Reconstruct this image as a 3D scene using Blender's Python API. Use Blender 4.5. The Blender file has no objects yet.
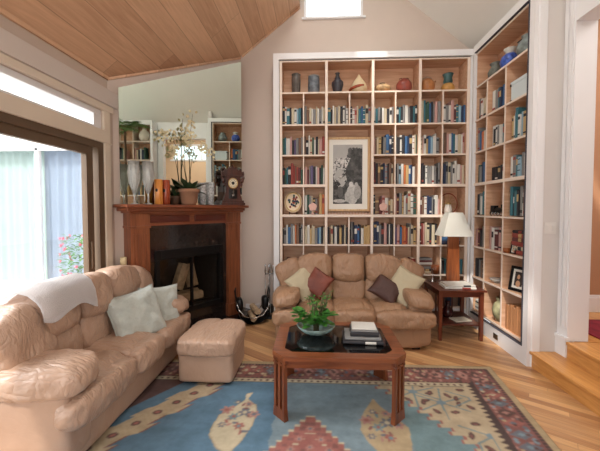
import bpy, bmesh, math, random
import numpy as np
from mathutils import Vector, Matrix, noise
random.seed(7)
SC = bpy.context.scene
COL = SC.collection
PI = math.pi
R = math.radians

# ------------------------------------------------------------------ camera
cam = bpy.data.cameras.new('camera'); camo = bpy.data.objects.new('camera', cam); COL.objects.link(camo)
camo.location = (0, 0, 1.5); camo.rotation_euler = (R(88.0), 0, math.atan(.047))
cam.sensor_width = 36; cam.lens = 320 / 600 * 36; cam.shift_y = -5.3 / 600; cam.clip_start = .05
SC.camera = camo

# ------------------------------------------------------------------ world, sun, exposure
W = bpy.data.worlds.new('sky'); SC.world = W; W.use_nodes = True
wn = W.node_tree.nodes; wl = W.node_tree.links
bg = wn['Background']; bg.inputs['Color'].default_value = (.86, .94, 1, 1); bg.inputs['Strength'].default_value = 2.6
def lamp(name, kind, loc, rot, energy, color, **kw):
    l = bpy.data.lights.new(name, kind); l.energy = energy; l.color = color
    for k, v in kw.items(): setattr(l, k, v)
    o = bpy.data.objects.new(name, l); COL.objects.link(o); o.location = loc; o.rotation_euler = rot
    return o
sun = lamp('sun', 'SUN', (-4, -4, 8), (0, 0, 0), 3.6, (1, .95, .87), angle=R(2.0))
sun.rotation_euler = Vector((.34, .62, -.86)).to_track_quat('-Z', 'Y').to_euler()
# added area lamps: one strengthens the door daylight, the rest are unseen fill
dl_ = lamp('door_daylight', 'AREA', (-5.4, .9, 4.0), (0, 0, 0), 400, (.95, .98, 1), shape='RECTANGLE', size=3.0, size_y=3.0)
dl_.rotation_euler = Vector((3.9, .9, -3.2)).to_track_quat('-Z', 'Y').to_euler()
lamp('rear_fill_light', 'AREA', (0, -2.42, 1.9), (R(122), 0, 0), 52, (1, .96, .91), shape='RECTANGLE', size=3.2, size_y=2.2)  # added fill lamp behind the camera, tilted up at the ceiling
lamp('roof_fill_light', 'AREA', (.1, 1.4, 5.15), (0, 0, 0), 60, (1, .97, .93), shape='RECTANGLE', size=.5, size_y=3.4)  # added fill lamp at the top of the ceiling well
lamp('upper_room_fill_light', 'AREA', (4.0, 2.3, 3.85), (0, 0, 0), 60, (1, .96, .92), shape='RECTANGLE', size=2.2, size_y=1.6)  # added fill lamp under the raised room's ceiling
SC.view_settings.view_transform = 'Standard'; SC.view_settings.look = 'None'
SC.view_settings.gamma = 1; SC.view_settings.use_curve_mapping = False
SC.view_settings.exposure = 0.0

# ------------------------------------------------------------------ materials
def s2l(c):
    return tuple(((v / 255) / 12.92 if v / 255 <= .04045 else ((v / 255 + .055) / 1.055) ** 2.4) for v in c)
def base(name):
    m = bpy.data.materials.new(name); m.use_nodes = True
    return m, m.node_tree.nodes, m.node_tree.links, m.node_tree.nodes['Principled BSDF']
def mat(name, rgb, rough=.6, metal=0, var=.08, vscale=6, bump=0, bscale=40, stretch=(1, 1, 1), spec=.4, coat=0, trans=0, sheen=0, sub=0):
    m, n, l, b = base(name); c = s2l(rgb)
    tc = n.new('ShaderNodeTexCoord'); mp = n.new('ShaderNodeMapping'); mp.inputs['Scale'].default_value = stretch
    l.new(tc.outputs['Object'], mp.inputs['Vector'])
    nz = n.new('ShaderNodeTexNoise'); nz.inputs['Scale'].default_value = vscale; nz.inputs['Detail'].default_value = 4
    l.new(mp.outputs[0], nz.inputs['Vector'])
    mx = n.new('ShaderNodeMix'); mx.data_type = 'RGBA'
    mx.inputs[6].default_value = tuple(v * (1 - var) for v in c) + (1,); mx.inputs[7].default_value = tuple(min(1, v * (1 + var)) for v in c) + (1,)
    ct_ = n.new('ShaderNodeMapRange'); ct_.inputs['From Min'].default_value = .36 if var >= .2 else 0; ct_.inputs['From Max'].default_value = .64 if var >= .2 else 1; l.new(nz.outputs['Fac'], ct_.inputs['Value'])
    l.new(ct_.outputs[0], mx.inputs[0]); l.new(mx.outputs[2], b.inputs['Base Color'])
    b.inputs['Roughness'].default_value = rough; b.inputs['Metallic'].default_value = metal
    b.inputs['Specular IOR Level'].default_value = spec; b.inputs['Coat Weight'].default_value = coat
    b.inputs['Transmission Weight'].default_value = trans; b.inputs['Sheen Weight'].default_value = sheen
    if bump:
        n2 = n.new('ShaderNodeTexNoise'); n2.inputs['Scale'].default_value = bscale; n2.inputs['Detail'].default_value = 5
        l.new(mp.outputs[0], n2.inputs['Vector'])
        bp = n.new('ShaderNodeBump'); bp.inputs['Strength'].default_value = bump; bp.inputs['Distance'].default_value = .02
        l.new(n2.outputs['Fac'], bp.inputs['Height']); l.new(bp.outputs[0], b.inputs['Normal'])
    return m
def planks(name, ca, cb, width, length, rot=0, rough=.45, groove=.55, coat=0, grain=1.0, spec=.4):
    """boards running along the rotated local y axis, width across x"""
    m, n, l, b = base(name)
    tc = n.new('ShaderNodeTexCoord'); mp = n.new('ShaderNodeMapping'); mp.inputs['Rotation'].default_value = (0, 0, rot)
    l.new(tc.outputs['Object'], mp.inputs['Vector'])
    sx = n.new('ShaderNodeSeparateXYZ'); l.new(mp.outputs[0], sx.inputs[0])
    def mth(op, a, bb=None, c=None):
        q = n.new('ShaderNodeMath'); q.operation = op
        for i, v in enumerate((a, bb, c)):
            if v is None: continue
            if isinstance(v, (int, float)): q.inputs[i].default_value = v
            else: l.new(v, q.inputs[i])
        return q.outputs[0]
    xs = mth('DIVIDE', sx.outputs[0], width); xi = mth('FLOOR', xs); xf = mth('FRACT', xs)
    wn_ = n.new('ShaderNodeTexWhiteNoise'); wn_.noise_dimensions = '1D'; l.new(xi, wn_.inputs['W'])
    ys = mth('ADD', mth('DIVIDE', sx.outputs[1], length), mth('MULTIPLY', wn_.outputs['Value'], 7.3)); yi = mth('FLOOR', ys); yf = mth('FRACT', ys)
    cb_ = n.new('ShaderNodeCombineXYZ'); l.new(xi, cb_.inputs[0]); l.new(yi, cb_.inputs[1])
    w2 = n.new('ShaderNodeTexWhiteNoise'); w2.noise_dimensions = '2D'; l.new(cb_.outputs[0], w2.inputs['Vector'])
    g = n.new('ShaderNodeMapping'); g.inputs['Scale'].default_value = (22, 1.6, 22); l.new(mp.outputs[0], g.inputs['Vector'])
    of = n.new('ShaderNodeVectorMath'); of.operation = 'ADD'; l.new(g.outputs[0], of.inputs[0]); l.new(w2.outputs['Color'], of.inputs[1])
    gn = n.new('ShaderNodeTexNoise'); gn.inputs['Scale'].default_value = 1.6; gn.inputs['Detail'].default_value = 6; gn.inputs['Distortion'].default_value = .8
    l.new(of.outputs[0], gn.inputs['Vector'])
    fac = mth('ADD', mth('MULTIPLY', w2.outputs['Value'], .75), mth('MULTIPLY', mth('SUBTRACT', gn.outputs['Fac'], .32), .95 * grain))
    mx = n.new('ShaderNodeMix'); mx.data_type = 'RGBA'; mx.inputs[6].default_value = s2l(ca) + (1,); mx.inputs[7].default_value = s2l(cb) + (1,)
    l.new(fac, mx.inputs[0])
    ex = mth('MINIMUM', xf, mth('SUBTRACT', 1.0, xf)); ey = mth('MINIMUM', yf, mth('SUBTRACT', 1.0, yf))
    line = mth('MINIMUM', mth('MULTIPLY', ex, width / .0035), mth('MULTIPLY', ey, length / .0035)); line = mth('MINIMUM', line, 1.0)
    k = mth('ADD', mth('MULTIPLY', line, 1 - groove), groove)
    mu = n.new('ShaderNodeMix'); mu.data_type = 'RGBA'; mu.blend_type = 'MULTIPLY'; mu.inputs[0].default_value = 1
    cc = n.new('ShaderNodeCombineColor'); l.new(k, cc.inputs[0]); l.new(k, cc.inputs[1]); l.new(k, cc.inputs[2])
    l.new(mx.outputs[2], mu.inputs[6]); l.new(cc.outputs[0], mu.inputs[7]); l.new(mu.outputs[2], b.inputs['Base Color'])
    b.inputs['Roughness'].default_value = rough; b.inputs['Coat Weight'].default_value = coat; b.inputs['Specular IOR Level'].default_value = spec
    bp = n.new('ShaderNodeBump'); bp.inputs['Strength'].default_value = .25; bp.inputs['Distance'].default_value = .004
    l.new(line, bp.inputs['Height']); l.new(bp.outputs[0], b.inputs['Normal'])
    return m
def woodm(name, ca, cb, rough=.35, scale=1.0, axis=2, coat=.2, spec=.4):
    m, n, l, b = base(name)
    tc = n.new('ShaderNodeTexCoord'); mp = n.new('ShaderNodeMapping')
    s = [14 * scale] * 3; s[axis] = 1.3 * scale; mp.inputs['Scale'].default_value = s
    l.new(tc.outputs['Object'], mp.inputs['Vector'])
    nz = n.new('ShaderNodeTexNoise'); nz.inputs['Scale'].default_value = 2.2; nz.inputs['Detail'].default_value = 7; nz.inputs['Distortion'].default_value = .7
    l.new(mp.outputs[0], nz.inputs['Vector'])
    rp = n.new('ShaderNodeValToRGB'); rp.color_ramp.elements[0].position = .32; rp.color_ramp.elements[1].position = .72
    rp.color_ramp.elements[0].color = s2l(ca) + (1,); rp.color_ramp.elements[1].color = s2l(cb) + (1,)
    l.new(nz.outputs['Fac'], rp.inputs[0]); l.new(rp.outputs[0], b.inputs['Base Color'])
    b.inputs['Roughness'].default_value = rough; b.inputs['Coat Weight'].default_value = coat; b.inputs['Specular IOR Level'].default_value = spec
    return m
def leather(name, rgb, rough=.36, crease=.42):
    m, n, l, b = base(name); c = s2l(rgb)
    tc = n.new('ShaderNodeTexCoord')
    n1 = n.new('ShaderNodeTexNoise'); n1.inputs['Scale'].default_value = 5; n1.inputs['Detail'].default_value = 6; l.new(tc.outputs['Object'], n1.inputs['Vector'])
    mx = n.new('ShaderNodeMix'); mx.data_type = 'RGBA'; mx.inputs[6].default_value = tuple(v * .82 for v in c) + (1,); mx.inputs[7].default_value = tuple(min(1, v * 1.15) for v in c) + (1,)
    l.new(n1.outputs['Fac'], mx.inputs[0]); l.new(mx.outputs[2], b.inputs['Base Color'])
    def mth(op, a, bb=None):
        q = n.new('ShaderNodeMath'); q.operation = op
        for i, v in enumerate((a, bb)):
            if v is None: continue
            if isinstance(v, (int, float)): q.inputs[i].default_value = v
            else: l.new(v, q.inputs[i])
        return q.outputs[0]
    hs = None
    for sc, rt, st, wd in ((3.0, (.2, .4, .5), (3.2, 1, 1.6), 9), (5.0, (.6, .1, 2.0), (3.4, 1, 1.2), 7), (9.0, (.3, .8, 1.1), (2.6, 1, 1), 6)):
        mp = n.new('ShaderNodeMapping'); mp.inputs['Scale'].default_value = st; mp.inputs['Rotation'].default_value = rt; mp.inputs['Location'].default_value = (sc, sc * 2, sc * 3); l.new(tc.outputs['Object'], mp.inputs['Vector'])
        n2 = n.new('ShaderNodeTexNoise'); n2.inputs['Scale'].default_value = sc; n2.inputs['Detail'].default_value = 2; n2.inputs['Distortion'].default_value = .9; l.new(mp.outputs[0], n2.inputs['Vector'])
        v = mth('MINIMUM', mth('MULTIPLY', mth('ABSOLUTE', mth('SUBTRACT', n2.outputs['Fac'], .5)), wd), 1.0)
        v = mth('MULTIPLY', mth('POWER', v, .6), 1.0 / (sc / 3.0))
        hs = v if hs is None else mth('ADD', hs, v)
    bp = n.new('ShaderNodeBump'); bp.inputs['Strength'].default_value = crease; bp.inputs['Distance'].default_value = .012
    l.new(hs, bp.inputs['Height']); l.new(bp.outputs[0], b.inputs['Normal'])
    b.inputs['Roughness'].default_value = rough; b.inputs['Specular IOR Level'].default_value = .45
    return m
def glassm(name, tint=(1, 1, 1), refl=.06):
    m = bpy.data.materials.new(name); m.use_nodes = True; n = m.node_tree.nodes; l = m.node_tree.links
    n.remove(n['Principled BSDF']); out = n['Material Output']
    t = n.new('ShaderNodeBsdfTransparent'); t.inputs[0].default_value = tuple(tint) + (1,)
    g = n.new('ShaderNodeBsdfGlossy'); g.inputs['Roughness'].default_value = .02
    f = n.new('ShaderNodeFresnel'); f.inputs[0].default_value = 1.4
    a = n.new('ShaderNodeMath'); a.operation = 'MULTIPLY'; a.inputs[1].default_value = refl / .04; l.new(f.outputs[0], a.inputs[0])
    ge = n.new('ShaderNodeNewGeometry'); iv = n.new('ShaderNodeMath'); iv.operation = 'SUBTRACT'; iv.inputs[0].default_value = 1; l.new(ge.outputs['Backfacing'], iv.inputs[1])
    a2 = n.new('ShaderNodeMath'); a2.operation = 'MULTIPLY'; l.new(a.outputs[0], a2.inputs[0]); l.new(iv.outputs[0], a2.inputs[1]); a = a2
    x = n.new('ShaderNodeMixShader'); l.new(a.outputs[0], x.inputs[0]); l.new(t.outputs[0], x.inputs[1]); l.new(g.outputs[0], x.inputs[2]); l.new(x.outputs[0], out.inputs[0])
    return m
M = {}
M['wall'] = mat('plaster_taupe', (206, 190, 178), .9, var=.03, bump=.03)
M['wall_left'] = mat('plaster_taupe_side', (202, 184, 170), .9, var=.03, bump=.03)
M['wall_pale'] = mat('plaster_pale', (216, 209, 204), .9, var=.03, bump=.03)
M['plaster'] = mat('ceiling_plaster', (236, 233, 226), .92, var=.04, vscale=2, bump=.05)
M['adobe'] = mat('adobe_plaster', (186, 140, 106), .9, var=.05, bump=.05)
M['trim'] = mat('white_trim_paint', (233, 231, 231), .45, var=.02)
M['cream_trim'] = mat('cream_trim_paint', (222, 208, 190), .5, var=.03)
M['beam'] = mat('beam_paint', (210, 200, 192), .8, var=.03)
M['bronze'] = mat('bronze_door_frame', (104, 84, 66), .45, .2, var=.06)
M['ceil_wood'] = planks('pine_ceiling_boards', (178, 134, 104), (224, 184, 150), .175, 3.1, 0, .55, .5, grain=1.1)
M['floor'] = planks('oak_strip_floor', (156, 102, 64), (222, 176, 124), .062, 1.6, R(-55), .3, .72, coat=.15, grain=1.0)
M['step'] = woodm('oak_step', (190, 128, 66), (222, 164, 96), .35, 1, 1, .2)
M['bookwood'] = woodm('maple_shelf', (196, 150, 118), (222, 182, 150), .55, .8, 0, 0)
M['bookface'] = mat('pale_maple_edge', (232, 214, 198), .5, var=.03)
M['gap'] = mat('dark_reveal', (74, 72, 80), .9, var=.1)
M['cherry'] = woodm('cherry_wood', (116, 64, 40), (158, 94, 60), .35, 1, 2, .2)
M['cherry_h'] = woodm('cherry_wood_long', (110, 58, 38), (152, 86, 56), .32, 1, 0, .25)
M['cherry_dark'] = woodm('dark_cherry_panel', (84, 34, 24), (112, 48, 32), .35, 1, 0, .3)
M['tablewood'] = woodm('coffee_table_wood', (98, 52, 30), (142, 80, 46), .3, 1, 0, .35)
M['tablewood_v'] = woodm('coffee_table_leg_wood', (96, 50, 28), (136, 74, 42), .3, 1, 2, .35)
M['endwood'] = woodm('end_table_wood', (74, 32, 22), (104, 48, 30), .35, 1, 0, .3)
M['endwood_v'] = woodm('end_table_leg_wood', (84, 38, 24), (116, 56, 34), .35, 1, 2, .3)
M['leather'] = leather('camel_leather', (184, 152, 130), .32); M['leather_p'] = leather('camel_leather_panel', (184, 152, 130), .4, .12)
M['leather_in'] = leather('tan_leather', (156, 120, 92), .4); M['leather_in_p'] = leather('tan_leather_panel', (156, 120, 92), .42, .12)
M['black'] = mat('black_metal', (20, 19, 20), .4, .3, var=.1)
M['blackglass'] = mat('black_glass', (12, 11, 12), .06, 0, var=.05, spec=.6)
M['granite'] = mat('dark_granite', (38, 31, 29), .10, 0, var=.7, vscale=140, spec=.6)
M['hearth'] = mat('hearth_slab', (34, 30, 30), .12, 0, var=.4, vscale=90, spec=.6)
M['firebrick'] = mat('firebrick', (48, 42, 38), .9, var=.3, vscale=20)
M['log'] = mat('split_log', (184, 158, 126), .85, var=.2, vscale=14, bump=.3)
M['bark'] = mat('log_bark', (104, 82, 64), .95, var=.3, vscale=20, bump=.4)
M['chrome'] = mat('polished_steel', (190, 188, 186), .22, 1, var=.03)
M['mirror'] = mat('mirror_silver', (222, 232, 224), .01, 1, var=0)
M['glass'] = glassm('window_glass')
M['fireglass'] = glassm('smoked_fire_glass', (.88, .86, .84), .04)
M['etched'] = mat('etched_glass', (240, 242, 238), .12, 0, var=.12, vscale=30, bump=.3, bscale=40, trans=.6)
M['patterned'] = mat('patterned_glass', (232, 234, 230), .2, 0, var=.4, vscale=42, bump=.5, bscale=50, trans=.45)
M['bowlglass'] = mat('blue_green_glass', (150, 176, 170), .12, 0, var=.3, vscale=24, trans=.45)
M['terracotta'] = mat('terracotta', (158, 116, 90), .85, var=.12, bump=.1)
M['soil'] = mat('potting_soil', (60, 46, 36), 1, var=.3, vscale=60)
M['leaf_dark'] = mat('orchid_leaf', (52, 72, 46), .4, var=.2)
M['leaf'] = mat('green_leaf', (62, 118, 44), .45, var=.3, vscale=20)
M['leaf_palm'] = mat('palm_leaf', (86, 118, 62), .5, var=.3)
M['leaf_ext'] = mat('garden_leaf', (96, 140, 76), .6, var=.3)
M['stem'] = mat('plant_stem', (96, 88, 60), .7, var=.2)
M['petal'] = mat('orchid_petal', (212, 200, 160), .6, var=.15, vscale=30)
M['petal_pink'] = mat('pink_petal', (224, 130, 150), .6, var=.15)
M['turned_light'] = woodm('yellow_turned_wood', (190, 116, 48), (226, 150, 70), .3, 1, 2, .3)
M['turned_dark'] = woodm('red_turned_wood', (124, 44, 22), (168, 74, 40), .3, 1, 2, .3)
M['clockwood'] = woodm('walnut_clock_wood', (52, 26, 20), (84, 42, 30), .4, 1, 2, .2)
M['dial'] = mat('clock_dial', (226, 214, 188), .5, var=.04)
M['brass'] = mat('brass', (200, 170, 110), .3, 1, var=.1)
M['candle'] = mat('candle_wax', (238, 220, 176), .5, var=.03)
M['shade'] = mat('white_lampshade', (240, 238, 230), .9, var=.02)
M['lampwood'] = woodm('lamp_column_wood', (112, 58, 30), (154, 88, 48), .35, 1, 2, .2)
M['pillow_blue'] = mat('pale_grey_blue_fabric', (182, 186, 178), .9, var=.16, vscale=22, bump=.4, bscale=70, sheen=.2)
M['pillow_cream'] = mat('sand_fabric', (180, 166, 138), .95, var=.05, bump=.2, bscale=160)
M['pillow_rust'] = mat('rust_brown_leather', (112, 56, 42), .5, var=.2, bump=.2)
M['pillow_brown'] = mat('dark_brown_leather', (70, 42, 34), .5, var=.15, bump=.2)
M['towel'] = mat('pale_towel', (244, 238, 236), .98, var=.03, bump=.4, bscale=120, sheen=.4)
M['paper'] = mat('paper_pages', (228, 220, 202), .9, var=.05)
M['box'] = mat('pale_card_box', (206, 216, 218), .7, var=.04)
M['frame_oak'] = woodm('pale_oak_frame', (188, 150, 104), (214, 178, 130), .45, 1, 2, .1)
M['mount'] = mat('picture_mount', (232, 228, 218), .8, var=.01)
M['siding'] = mat('white_siding', (236, 236, 232), .8, var=.02)
M['deck'] = planks('pale_deck', (214, 206, 198), (232, 226, 218), .14, 3, R(90), .7, .7)
M['curtain_green'] = mat('pale_green_curtain', (208, 226, 220), .9, var=.05, vscale=3)
M['curtain_blue'] = mat('grey_blue_curtain', (176, 190, 208), .9, var=.06, vscale=3)
M['plate_white'] = mat('switch_plastic', (224, 218, 212), .5, var=.01)
# red rug in the raised room
m, n, l, b = base('red_persian_rug'); M['redrug'] = m
tc = n.new('ShaderNodeTexCoord'); vo = n.new('ShaderNodeTexVoronoi'); vo.inputs['Scale'].default_value = 14; l.new(tc.outputs['Object'], vo.inputs['Vector'])
rp = n.new('ShaderNodeValToRGB'); l.new(vo.outputs['Color'], rp.inputs[0]); l.new(rp.outputs[0], b.inputs['Base Color']); b.inputs['Roughness'].default_value = 1
for i, (p, c) in enumerate(((0, (92, 22, 34)), (.5, (146, 40, 58)), (.8, (120, 30, 44)), (.95, (60, 40, 60)))):
    e = rp.color_ramp.elements[i] if i < 2 else rp.color_ramp.elements.new(p)
    e.position = p; e.color = s2l(c) + (1,)
# woven rug: colour pattern kept as an attribute of the pile
m, n, l, b = base('kilim_wool'); M['rug'] = m
at = n.new('ShaderNodeAttribute'); at.attribute_name = 'pattern'
tc = n.new('ShaderNodeTexCoord'); nz = n.new('ShaderNodeTexNoise'); nz.inputs['Scale'].default_value = 9; nz.inputs['Detail'].default_value = 8; l.new(tc.outputs['Object'], nz.inputs['Vector'])
mr = n.new('ShaderNodeMapRange'); mr.inputs['To Min'].default_value = .72; mr.inputs['To Max'].default_value = 1.25; l.new(nz.outputs['Fac'], mr.inputs['Value'])
vm = n.new('ShaderNodeVectorMath'); vm.operation = 'SCALE'; l.new(at.outputs['Color'], vm.inputs[0]); l.new(mr.outputs[0], vm.inputs['Scale']); l.new(vm.outputs[0], b.inputs['Base Color'])
b.inputs['Roughness'].default_value = 1; b.inputs['Specular IOR Level'].default_value = .1
n2 = n.new('ShaderNodeTexNoise'); n2.inputs['Scale'].default_value = 260; l.new(tc.outputs['Object'], n2.inputs['Vector'])
bp = n.new('ShaderNodeBump'); bp.inputs['Strength'].default_value = .4; bp.inputs['Distance'].default_value = .004; l.new(n2.outputs['Fac'], bp.inputs['Height']); l.new(bp.outputs[0], b.inputs['Normal'])

BC = dict(w=(206, 202, 194), c=(192, 178, 152), k=(44, 42, 46), g=(126, 124, 122), b=(62, 98, 138), n=(44, 54, 80), t=(60, 108, 118), e=(56, 84, 70),
          r=(142, 64, 56), m=(96, 50, 50), o=(188, 110, 66), y=(186, 156, 108), p=(190, 148, 140), s=(112, 86, 70), v=(100, 88, 118), l=(142, 170, 184), a=(176, 124, 84))
BN = dict(w='white', c='cream', k='black', g='grey', b='blue', n='navy', t='teal', e='green', r='red', m='maroon', o='orange', y='tan', p='pink', s='brown', v='violet', l='pale blue', a='amber tan')
BM = {k: mat('book_cloth_' + BN[k].replace(' ', '_'), v, .6, var=.12, vscale=12) for k, v in BC.items()}

# ------------------------------------------------------------------ mesh helpers
class MB:
    def __init__(s): s.b = bmesh.new(); s.mi = 0
    def mat(s, i): s.mi = i; return s
    def _f(s, vs):
        try: f = s.b.faces.new(vs); f.material_index = s.mi; return f
        except ValueError: return None
    def box(s, x0, x1, y0, y1, z0, z1, bev=0, Mx=None):
        t = bmesh.new(); r = bmesh.ops.create_cube(t, size=1)
        for v in t.verts: v.co = Vector(((x0 + x1) / 2 + v.co.x * (x1 - x0), (y0 + y1) / 2 + v.co.y * (y1 - y0), (z0 + z1) / 2 + v.co.z * (z1 - z0)))
        if bev: bmesh.ops.bevel(t, geom=list(t.edges), offset=bev, segments=2, affect='EDGES', profile=.6)
        s.add(t, Mx); return s
    def add(s, t, Mx=None):
        if Mx is not None: t.transform(Mx)
        mp = {}
        for v in t.verts: mp[v] = s.b.verts.new(v.co)
        for f in t.faces: s._f([mp[v] for v in f.verts])
        t.free(); return s
    def prism(s, pts, a, c0, c1, Mx=None):
        """pts polygon in the two other axes; extruded along axis a (0,1,2)"""
        def P(p, c):
            if a == 0: return (c, p[0], p[1])
            if a == 1: return (p[0], c, p[1])
            return (p[0], p[1], c)
        t = bmesh.new(); A = [t.verts.new(P(p, c0)) for p in pts]; B = [t.verts.new(P(p, c1)) for p in pts]; k = len(pts)
        t.faces.new(A); t.faces.new(B[::-1])
        for i in range(k): t.faces.new((A[i], B[i], B[(i + 1) % k], A[(i + 1) % k]))
        bmesh.ops.recalc_face_normals(t, faces=t.faces); s.add(t, Mx); return s
    def lathe(s, prof, cx=0, cy=0, seg=28, Mx=None, sq=1.0):
        t = bmesh.new(); rings = []
        for r, z in prof:
            if r < 1e-5: rings.append([t.verts.new((cx, cy, z))])
            else: rings.append([t.verts.new((cx + r * math.cos(2 * PI * i / seg), cy + sq * r * math.sin(2 * PI * i / seg), z)) for i in range(seg)])
        for A, B in zip(rings, rings[1:]):
            for i in range(seg):
                j = (i + 1) % seg
                q = [A[i % len(A)], A[j % len(A)], B[j % len(B)], B[i % len(B)]]; u = []
                for v in q:
                    if v not in u: u.append(v)
                if len(u) > 2:
                    try: t.faces.new(u)
                    except ValueError: pass
        s.add(t, Mx); return s
    def tube(s, pts, r, seg=8, taper=None, Mx=None):
        t = bmesh.new(); pts = [Vector(p) for p in pts]; rings = []
        for i, p in enumerate(pts):
            d = (pts[min(i + 1, len(pts) - 1)] - pts[max(i - 1, 0)]).normalized()
            q = d.to_track_quat('Z', 'Y'); rr = r if taper is None else r + (taper - r) * i / (len(pts) - 1)
            rings.append([t.verts.new(p + q @ Vector((rr * math.cos(2 * PI * k / seg), rr * math.sin(2 * PI * k / seg), 0))) for k in range(seg)])
        for A, B in zip(rings, rings[1:]):
            for i in range(seg): t.faces.new((A[i], A[(i + 1) % seg], B[(i + 1) % seg], B[i]))
        t.faces.new(rings[0][::-1]); t.faces.new(rings[-1]); s.add(t, Mx); return s
    def puff(s, sx, sy, sz, loc=(0, 0, 0), rot=(0, 0, 0), k=4, N=14, wr=.008, ws=7, seed=0, fn=None, Mx=None):
        """soft cushion: a cube of grid faces pulled onto a rounded body, then creased"""
        t = bmesh.new(); bmesh.ops.create_cube(t, size=2)
        bmesh.ops.subdivide_edges(t, edges=list(t.edges), cuts=N, use_grid_fill=True)
        for v in t.verts:
            c = v.co; nn = (abs(c.x) ** k + abs(c.y) ** k + abs(c.z) ** k) ** (1 / k); v.co = c / nn
        for v in t.verts:
            c = v.co; p = Vector((c.x * sx, c.y * sy, c.z * sz)); d = Vector((c.x / sx, c.y / sy, c.z / sz)).normalized()
            if fn: p = fn(c.copy(), p)
            if wr:
                q = p * ws + Vector((seed * 3.1, seed * 1.7, seed)); a = noise.noise(q); bb = 1 - abs(noise.noise(q * 1.7 + Vector((5, 5, 5)))) * 2.2
                p += d * wr * (a + bb * .8)
            v.co = p
        Mt = Matrix.Translation(loc) @ Matrix.Rotation(rot[2], 4, 'Z') @ Matrix.Rotation(rot[1], 4, 'Y') @ Matrix.Rotation(rot[0], 4, 'X')
        if Mx is not None: Mt = Mx @ Mt
        s.add(t, Mt); return s
    def build(s, name, mats, parent=None, smooth=False, loc=None, rot=None):
        bmesh.ops.recalc_face_normals(s.b, faces=s.b.faces)
        me = bpy.data.meshes.new(name); s.b.to_mesh(me); s.b.free()
        for mm in (mats if isinstance(mats, (list, tuple)) else [mats]): me.materials.append(mm)
        if smooth: me.polygons.foreach_set('use_smooth', [True] * len(me.polygons))
        o = bpy.data.objects.new(name, me); COL.objects.link(o)
        if parent: o.parent = parent
        if loc is not None: o.location = loc
        if rot is not None: o.rotation_euler = rot
        return o
def tag(o, label=None, cat=None, group=None, kind=None):
    if label: o['label'] = label
    if cat: o['category'] = cat
    if group: o['group'] = group
    if kind: o['kind'] = kind
    return o
def empty(name, loc, rz=0, label=None, cat=None, group=None, scale=None):
    o = bpy.data.objects.new(name, None); COL.objects.link(o); o.location = loc; o.rotation_euler = (0, 0, rz); o.empty_display_size = .05
    if scale: o.scale = scale
    return tag(o, label, cat, group)
def struct(mb, name, m, **k): return tag(mb.build(name, m, **k), kind='structure')
def copy_tree(o, parent=None):
    c = o.copy(); COL.objects.link(c); c.parent = parent
    for ch in list(o.children): copy_tree(ch, c)
    return c
def autosmooth(o, ang=35):
    me = o.data; me.polygons.foreach_set('use_smooth', [True] * len(me.polygons))
    bm_ = bmesh.new(); bm_.from_mesh(me)
    for e in bm_.edges:
        if len(e.link_faces) == 2 and e.calc_face_angle(0) > R(ang): e.smooth = False
    bm_.to_mesh(me); bm_.free(); return o
def leafmesh(t, p, d, up, L, Wd, bend=.25, segs=4):
    """one leaf blade added to bmesh t"""
    d = Vector(d).normalized(); side = d.cross(Vector(up)).normalized()
    if side.length < .1: side = Vector((1, 0, 0))
    nu = side.cross(d).normalized(); prev = None; p = Vector(p)
    for i in range(segs + 1):
        f = i / segs; w = Wd * math.sin(PI * min(.97, .08 + .92 * f)) ** .8; c = p + d * L * f - nu * bend * L * f * f
        a = t.b.verts.new(c - side * w / 2); m_ = t.b.verts.new(c - nu * w * .12); b_ = t.b.verts.new(c + side * w / 2)
        if prev:
            t._f((prev[0], prev[1], m_, a)); t._f((prev[1], prev[2], b_, m_))
        prev = (a, m_, b_)

# ------------------------------------------------------------------ room shell
XL, XLd, YB = -2.083, -2.058, 4.55
AF = math.atan2(.8033, .5956)                      # direction of the chimney wall
struct(MB().box(-2.6, 2.285, -2.6, 4.75, -.12, 0), 'floor', M['floor'])
# left wall with the sliding door opening and the transom
w = MB()
w.box(-2.23, XLd, 3.03, 3.7, 0, 2.52)
w.box(-2.23, XLd, -2.6, -.35, 0, 2.52); w.box(-2.23, XLd, -.35, 3.03, 2.14, 2.27); w.box(-2.23, XLd, -.35, 3.03, 2.45, 2.52)
w.box(-2.23, XL, -2.6, 3.7, 2.52, 2.83)
struct(w, 'wall_left', M['wall_left'])
struct(MB().box(XL, -2.013, -2.6, 3.25, 2.516, 2.665, .004), 'trim_1', M['beam'])
t = MB().box(XLd, -2.035, -.45, 3.12, 2.14, 2.262, .004).box(XLd, -2.035, 3.035, 3.12, 0, 2.14, .004).box(XLd, -2.03, -.45, 3.17, 2.452, 2.514, .004).box(XLd, -2.035, 3.03, 3.12, 2.262, 2.452, .004)
t.box(XLd, -2.024, -.45, 3.13, 2.138, 2.15, .003)
struct(t, 'trim_2', M['cream_trim'])
# transom window
w2 = struct(MB().box(-2.2, -2.07, -.35, 3.03, 2.27, 2.29).box(-2.2, -2.07, -.35, 3.03, 2.405, 2.45).box(-2.2, -2.07, 2.93, 3.03, 2.29, 2.405).box(-2.2, -2.07, 1.35, 1.40, 2.29, 2.405)
       .box(-2.09, -2.062, -.35, 3.0, 2.40, 2.412), 'window_1', M['trim'])
tag(MB().box(-2.15, -2.144, -.35, 2.94, 2.285, 2.41).build('glass_pane', M['glass'], w2))
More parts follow.
